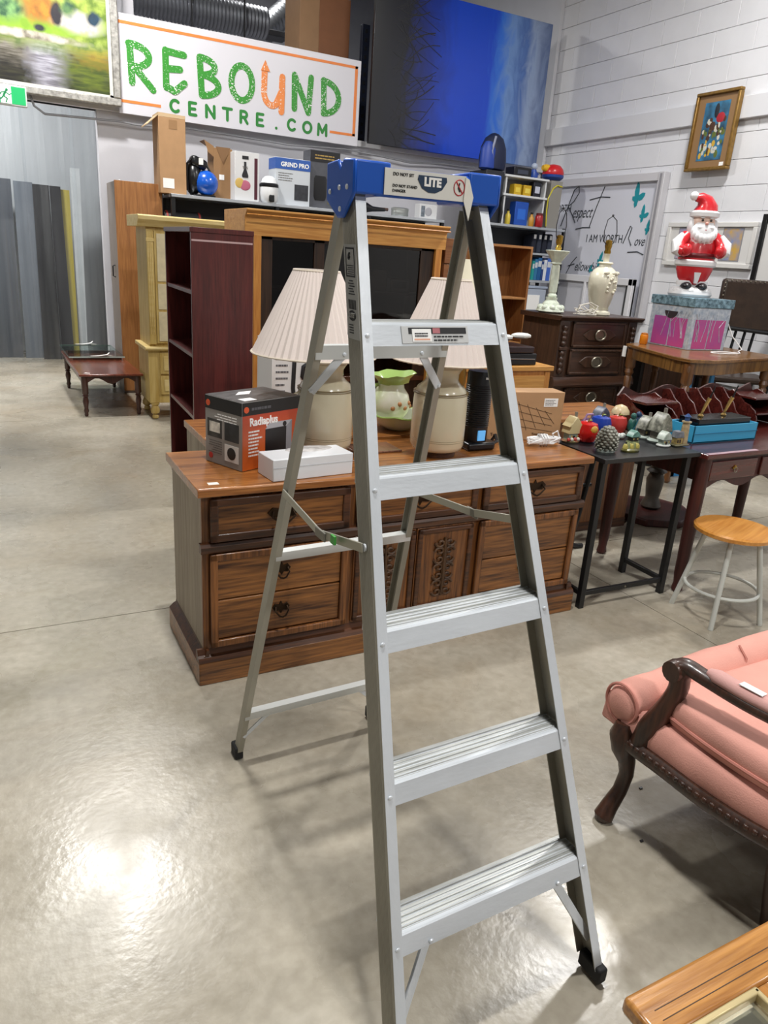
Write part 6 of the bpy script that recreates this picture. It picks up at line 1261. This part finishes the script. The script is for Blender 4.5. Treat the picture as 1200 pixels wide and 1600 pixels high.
# ================================================================= mahogany desk
MG = wood('desk_mahogany', '#381411', '#5e2721', 'x', .22, coat=.5); MGV = wood('desk_mahogany_v', '#2c100d', '#4a1e19', 'z', .5, coat=.05)
DK = thing('writing_desk', 'dark red mahogany writing desk with scalloped apron at the right edge', 'desk', (3.085, 2.36, 0), .02)
DW, DD, DZ = 1.30, .66, .765
MB().box(0, DW, 0, DD, DZ-.025, DZ).build('desk_top', MG, DK, bevel=.005)
ap = [(.03, DZ-.025), (.03, DZ-.16)]+[(.03+(DW-.06)*k/40, DZ-.16-.022*math.cos(k*PI/5)-.012) for k in range(1, 40)]+[(DW-.03, DZ-.16), (DW-.03, DZ-.025)]
MB().prism(ap, .03, .05, 'y').build('apron', MGV, DK, smooth=0)
for x in (.03, DW-.05): MB().box(x, x+.02, .05, DD-.03, DZ-.15, DZ-.025).build('apron', MGV, DK, smooth=0)
for k in range(3):
    d = MB().box(.07+k*.40, .43+k*.40, .018, .034, DZ-.145, DZ-.045).build('drawer', MG, DK, bevel=.004); MB().prism([(.25+k*.40-.018, DZ-.085), (.25+k*.40, DZ-.07), (.25+k*.40+.018, DZ-.085), (.25+k*.40, DZ-.1)], .014, .018, 'y').build('back_plate', BRS, d); MB().tube([(.25+k*.40+.013*math.cos(a*PI/6), .008, DZ-.095+.013*math.sin(a*PI/6)) for a in range(12)], .0025, 5, closed=True).build('ring_pull', PEW, d)
for x in (.045, DW-.045):
    for y in (.05, DD-.05): MB().lathe([(.02, 0), (.03, .012), (.024, .05), (.03, .10), (.036, .5), (.038, DZ-.025)], 12, (x, y, 0)).build('leg', MGV, DK)
MB().box(.02, .40, .005, .03, DZ, DZ+.0008).build('paper_strip', mat('strip_pinkish', '#a58a94', .5), DK, smooth=0)
LO = thing('letter_organizer', 'mahogany letter rack with wavy dividers at the back of the desk', 'organizer', (3.09, 2.78, DZ+.002), .02)
for x in (0, .24, .92, 1.16): MB().prism([(0, 0), (.24, 0), (.24, .17), (.20, .19), (.15, .17), (.10, .13), (.06, .12), (.02, .09), (0, .05)], x, x+.012, 'x').build('side_panel', MG, LO, bevel=.002)
for k in range(5): x = .35+k*.115; MB().prism([(.03, 0), (.24, 0), (.24, .20), (.19, .21), (.14, .16), (.10, .14), (.07, .09), (.03, .06)], x, x+.010, 'x').build('divider', MG, LO, bevel=.002)
for x0, x1 in ((0, .25), (.92, 1.17)): MB().box(x0, x1, .03, .24, .155, .168).build('shelf', MG, LO, bevel=.002); MB().box(x0, x1, .0, .24, .07, .08).build('shelf', MG, LO, bevel=.002)
MB().prism([(0, 0), (1.17, 0), (1.17, .17)]+[(1.17-1.17*k/30, .20+.025*math.cos(k*PI/5)) for k in range(1, 30)]+[(0, .17)], .235, .247, 'y').build('back_panel', MGV, LO, smooth=0)
BB = thing('blue_box', 'bright blue cardboard box on the mahogany desk', 'box', (3.205, 2.565, DZ+.002), .0)
CYN = mat('cyan_card', '#3aa0cc', .45); bw_, bd_, bh_ = .50, .17, .092
MB().box(0, bw_, 0, bd_, 0, .006).build('box_floor', CYN, BB, smooth=0)
for (a, b_, c, d) in ((0, bw_, 0, .006), (0, bw_, bd_-.006, bd_), (0, .006, 0, bd_), (bw_-.006, bw_, 0, bd_)): MB().box(a, b_, c, d, 0, bh_).build('box_side', CYN, BB, bevel=.001)
MB().box(-.002, bw_+.002, -.003, .0, bh_*.52, bh_*.56).build('lid_line', mat('cyan_dark', '#2a7aa0', .5), BB, smooth=0)
PS = thing('pen_set', 'black marble desk pen set with two gold pen holders inside the blue box', 'pen set', (3.25, 2.585, DZ+.010)); MB().box(0, .41, 0, .13, .04, .112).build('marble_slab', mat('black_marble', '#0c0d11', .15, var=.5, scale=30), PS, bevel=.003); MB().box(.02, .39, .02, .11, 0, .04).build('foam_block', BP, PS, smooth=0)
for x in (.09, .27): MB().lathe([(.014, .112), (.016, .118), (.008, .126)], 12, (x, .07, 0)).build('swivel', mat('pen_gold', '#c8a86a', .25, metal=.8), PS); MB().tube([(x, .07, .122), (x+.008, .06, .17), (x+.018, .05, .215)], [.006, .009, .011], 8).build('pen_holder', mat('pen_gold', '#c8a86a', .25, metal=.8), PS); MB().tube([(x+.018, .05, .212), (x+.03, .04, .28)], [.005, .003], 8).build('pen', BP, PS)
# oak cabinet side and pedestal seen under the side table
OC2 = thing('oak_cabinet', 'plain oak cabinet end standing behind the black side table', 'cabinet', (2.66, 3.32, 0), -.02); MB().box(0, .96, 0, .42, .03, .72).build('carcass', OAKV, OC2, smooth=0); MB().box(-.015, .975, -.015, .43, .72, .745).build('top', OAKT, OC2, bevel=.003); MB().box(0, .96, -.006, .0, .0, .06).build('plinth', OAKD, OC2, smooth=0)
PD = thing('pedestal_table', 'pedestal table with dark turned column under the mahogany desk', 'table', (3.98, 3.42, 0), .3)
MB().lathe([(.05, .05), (.07, .07), (.06, .10), (.045, .13), (.055, .20), (.06, .26), (.045, .30), (.07, .32), (.045, .34), (.04, .40), (.06, .46), (.05, .50), (.065, .53), (.05, .60), (.06, .66)], 16).build('column', mat('pedestal_dark', '#3a352f', .4, var=.2), PD); MB().prism([(.30*math.cos(k*PI/4+.4), .30*math.sin(k*PI/4+.4)) for k in range(8)], 0, .05).build('base', MGV, PD, bevel=.01); MB().lathe([(.30, .66), (.34, .67), (.34, .69), (.3, .695)], 28).build('table_top', MGV, PD)
# ================================================================= stool
ST = thing('stool', 'round wooden seat stool with white metal legs and foot ring', 'stool', (3.10, 2.14, 0), .35)
MB().lathe([(.172, .435), (.184, .442), (.185, .458), (.176, .466), (.02, .462)], 40).build('seat', wood('stool_seat', '#b8752c', '#d89a4c', 'x', .3, scale=.7, coat=.4), ST)
SW_ = mat('stool_white', '#c9ccc6', .4, metal=.2)
for k in range(4):
    a = k*PI/2+.25; MB().tube([(.115*math.cos(a), .115*math.sin(a), .438), (.165*math.cos(a), .165*math.sin(a), .20), (.205*math.cos(a), .205*math.sin(a), .01), (.206*math.cos(a), .206*math.sin(a), 0)], .0125, 10).build('leg', SW_, ST)
MB().tube([(.170*math.cos(a*PI/18), .170*math.sin(a*PI/18), .155) for a in range(36)], .009, 8, closed=True).build('foot_ring', SW_, ST)
# ================================================================= pink settee
PKF = mat('pink_fabric', '#d69a8c', .85, var=.06, scale=7, bump=.15, bscale=240); WDK = wood('carved_walnut', '#24150e', '#46291b', 'z', .4, coat=.25)
SF = thing('settee', 'pink upholstered settee with carved dark walnut frame at the right edge', 'sofa', (1.55, 1.26, 0))
def leg(pts, r): MB().tube([V(p)-V((1.55, 1.26, 0)) for p in pts], r, 12).build('leg', WDK, SF)
leg([(1.522, 1.262, .0), (1.528, 1.262, .012), (1.545, 1.262, .045), (1.578, 1.262, .095), (1.592, 1.262, .15), (1.583, 1.263, .20), (1.562, 1.266, .25), (1.552, 1.27, .30), (1.556, 1.275, .335)], [.020, .030, .026, .022, .022, .026, .036, .040, .026])
leg([(1.660, .790, 0), (1.650, .795, .10), (1.635, .80, .27)], [.018, .022, .03])
railc = [(1.552, 1.285), (1.553, 1.22), (1.558, 1.13), (1.560, 1.04), (1.566, .95), (1.582, .86), (1.61, .77), (1.65, .68), (1.70, .60)]
def smoothc(c, n=4):
    out = []
    for i in range(len(c)-1):
        p0 = V(c[max(i-1, 0)]); p1 = V(c[i]); p2 = V(c[i+1]); p3 = V(c[min(i+2, len(c)-1)])
        for k in range(n):
            t = k/n; out.append(.5*((2*p1)+(p2-p0)*t+(2*p0-5*p1+4*p2-p3)*t*t+(3*p1-p0-3*p2+p3)*t**3))
    out.append(V(c[-1])); return out
rc = smoothc([(x, y, 0) for x, y in railc]); O_ = V((1.55, 1.26, 0))
MB().tube([p-O_+V((0, 0, .285)) for p in rc], .021, 10, flat=1.3).build('carved_rail', WDK, SF)
for k in range(0, len(rc)-1): MB().ball(tuple(rc[k]-O_+V((-.016, 0, .296))), (.008, .010, .009), 6, 5).build('carving_bead', WDK, SF)
pol = [(p.x-1.55+.004, p.y-1.26) for p in rc]+[(1.05, -.66), (1.05, .06)]
MB().prism(pol, .27, .305).build('seat_frame', WDK, SF, smooth=0)
rings = []
for (z, ins_) in ((.300, .0), (.335, -.006), (.375, .004), (.392, .02)):
    rings.append([(x+(ins_ if x < 1 else -ins_), y, z) for x, y in pol])
MB().loft(rings).build('seat_deck', PKF, SF, smooth=50)
# loose cushion with piping
cpol = smoothc([(.045, -.10, 0), (.038, -.20, 0), (.040, -.32, 0), (.055, -.44, 0), (.095, -.58, 0)])
cp = [(p.x, p.y) for p in cpol]+[(1.0, -.62), (1.0, -.02), (.12, -.03), (.07, -.05)]
cc_ = (sum(p[0] for p in cp)/len(cp), sum(p[1] for p in cp)/len(cp))
rings = []
for (z, s_) in ((.392, .90), (.398, .97), (.415, 1.0), (.440, 1.01), (.462, .97), (.474, .88), (.480, .6)):
    rings.append([(cc_[0]+(x-cc_[0])*s_, cc_[1]+(y-cc_[1])*s_, z) for x, y in cp])
MB().loft(rings).build('seat_cushion', PKF, SF, smooth=60)
MB().tube([(cc_[0]+(x-cc_[0])*1.012, cc_[1]+(y-cc_[1])*1.012, .420) for x, y in cp], .0055, 6, closed=True).build('cushion_piping', mat('piping_pink', '#bd7d70', .8), SF)
# rolled back along the far side, tufted
rings = []; N = 26
xs = [-.005, .004, .02, .05, .10, .16, .22, .30, .40, .50, .60, .75, .9, 1.05]
for x in xs:
    r = {-.005: .03, .004: .05, .02: .060}.get(x, .066+.012*min(1, x/.4)); rr_ = r*(1-.10*abs(math.sin(x*9))**6)
    zc = .380+.032*min(1, max(0, x)/.55); rings.append([(x, .040+rr_*1.0*math.cos(2*PI*j/N), zc+rr_*math.sin(2*PI*j/N)) for j in range(N)])
MB().loft(rings).build('rolled_back', PKF, SF, smooth=60)
MB().tube([(.006, .040+.060*math.cos(a*PI/13), .386+.060*math.sin(a*PI/13)) for a in range(26)], .005, 6, closed=True).build('roll_piping', mat('piping_pink', '#bd7d70', .8), SF)
MB().prism([(-.025, .30), (.11, .30), (.10, .40), (-.01, .40)], .004, 1.04, 'x').build('back_panel', PKF, SF, bevel=.01)
for x in (.20, .45, .72): MB().tube([(x, -.02, .385+.03*min(1, x/.5)), (x+.02, -.01, .44+.03*min(1, x/.5)), (x+.03, .03, .49)], .004, 5).build('tuft_crease', mat('piping_pink', '#bd7d70', .8), SF)
for x in (.24, .52): MB().ball((x, -.035, .43), (.012, .008, .012), 8, 6).build('tuft_button', mat('piping_pink', '#bd7d70', .8), SF)
# open arm
arm = smoothc([(.035, -.045, .31), (.030, -.060, .37), (.045, -.078, .43), (.062, -.092, .50), (.060, -.092, .545), (.068, -.10, .570)])
MB().tube(arm, [.050-.016*min(1, k/10) for k in range(len(arm))], 12, flat=.75).build('arm_post', WDK, SF)
a2 = smoothc([(.050, -.078, .565), (.062, -.10, .580), (.075, -.16, .572), (.09, -.28, .565), (.115, -.42, .565), (.15, -.56, .56)])
MB().tube(a2, [.020]+[.026]*(len(a2)-1), 12, flat=.8).build('arm_rail', WDK, SF)
MB().lathe([(.004, -.026), (.030, -.024), (.033, 0), (.030, .024), (.004, .026)], 14, (.052, -.082, .558), 'x').build('arm_scroll', WDK, SF)
a3 = [V(p)+V((.004, 0, .020)) for p in a2[8:]]
MB().tube(a3, [.014]+[.026]*(len(a3)-2)+[.02], 12, flat=.75).build('arm_pad', mat('pad_pink', '#c99a94', .85, bump=.1, bscale=200), SF)
p = a3[len(a3)//2-2]; MB().cb((p.x, p.y, p.z+.022), (.026, .062, .002), (.03, .06, .16)).build('price_tag', WHITE(), SF, smooth=0)
MB().tube([(.15, -.555, .565), (.165, -.59, .50), (.165, -.60, .40), (.16, -.60, .29)], [.022, .026, .026, .03], 10).build('rear_arm_post', WDK, SF)
for y in (-.60, .0): MB().tube([(.98, y, .28), (.99, y, .12), (1.0, y, 0)], [.03, .022, .018], 10).build('leg', WDK, SF)
# ================================================================= glass topped oak table, front right
GT = thing('glass_top_table', 'honey oak table with inset glass panes in the front right corner', 'table', (.832, -.25, 0), .0)
GZ_ = .45; gw2, gd2 = .80, .825
GO = wood('table_oak', '#8f5c28', '#c08846', 'x', .25, scale=1.2, coat=.5); GOV = wood('table_oak_y', '#8a5826', '#b98040', 'y', .25, scale=1.2, coat=.5)
MB().box(0, gw2, gd2-.085, gd2, GZ_-.035, GZ_).build('top_rail', GO, GT, bevel=.008); MB().box(0, gw2, 0, .085, GZ_-.035, GZ_).build('top_rail', GO, GT, bevel=.008)
for x0, x1 in ((0, .055), (.225, .300), (gw2-.055, gw2)): MB().box(x0, x1, .085, gd2-.085, GZ_-.035, GZ_-.0005).build('top_stile', GOV, GT, bevel=.004)
for x0, x1 in ((.055, .225), (.300, gw2-.055)):
    MB().box(x0, x1, .085, gd2-.085, GZ_-.020, GZ_-.014).build('glass_pane', glass_mat('smoke_glass', (.72, .75, .73), .22), GT, smooth=0)
    for (a, b_, c, d) in ((x0, x1, gd2-.095, gd2-.083), (x0, x1, .083, .095), (x0-.001, x0+.010, .085, gd2-.085), (x1-.010, x1+.001, .085, gd2-.085)): MB().box(a, b_, c, d, GZ_-.018, GZ_+.003).build('brass_bead', mat('bead_cream', '#cbb98a', .3, metal=.4), GT, bevel=.003)
for k in range(2): MB().box(.03, gw2-.03, gd2-.060+.018*k, gd2-.0585+.018*k, GZ_-.0002, GZ_+.0004).build('groove', mat('groove_brown', '#3a2412', .6), GT, smooth=0)
for x in (.03, gw2-.09):
    for y in (.03, gd2-.09): MB().box(x, x+.06, y, y+.06, 0, GZ_-.035).build('leg', GOV, GT, bevel=.006)
# bits of litter on the floor
for i, (px, py, lb) in enumerate(((1001, 1232, 'small black crumb on the floor below the settee'), (1002, 1315, 'tiny dark crumb in the settee shadow'))):
    p = GZ(px, py); tag(MB().prism([(-.006, -.003), (.005, -.004), (.007, .003), (-.004, .004)], 0, .003).build('floor_crumb', BP, loc=(p.x, p.y, .001)), lb, 'debris')

BS2 = thing('bent_stand', 'black bent metal stand leaning in the shadow under the black side table', 'stand', (2.92, 3.08, 0))
for dx_ in (0, .10): MB().tube([V((dx_-.02+q[0], 0, q[1])) for q in ((.06, .012), (.02, .014), (-.03, .03), (-.035, .08), (-.01, .20), (.03, .45), (.05, .60))], .016, 8).build('bent_tube', BLKL, BS2)
MB().tube([(.0, 0, .40), (.13, 0, .40)], .012, 8).build('cross_tube', BLKL, BS2)
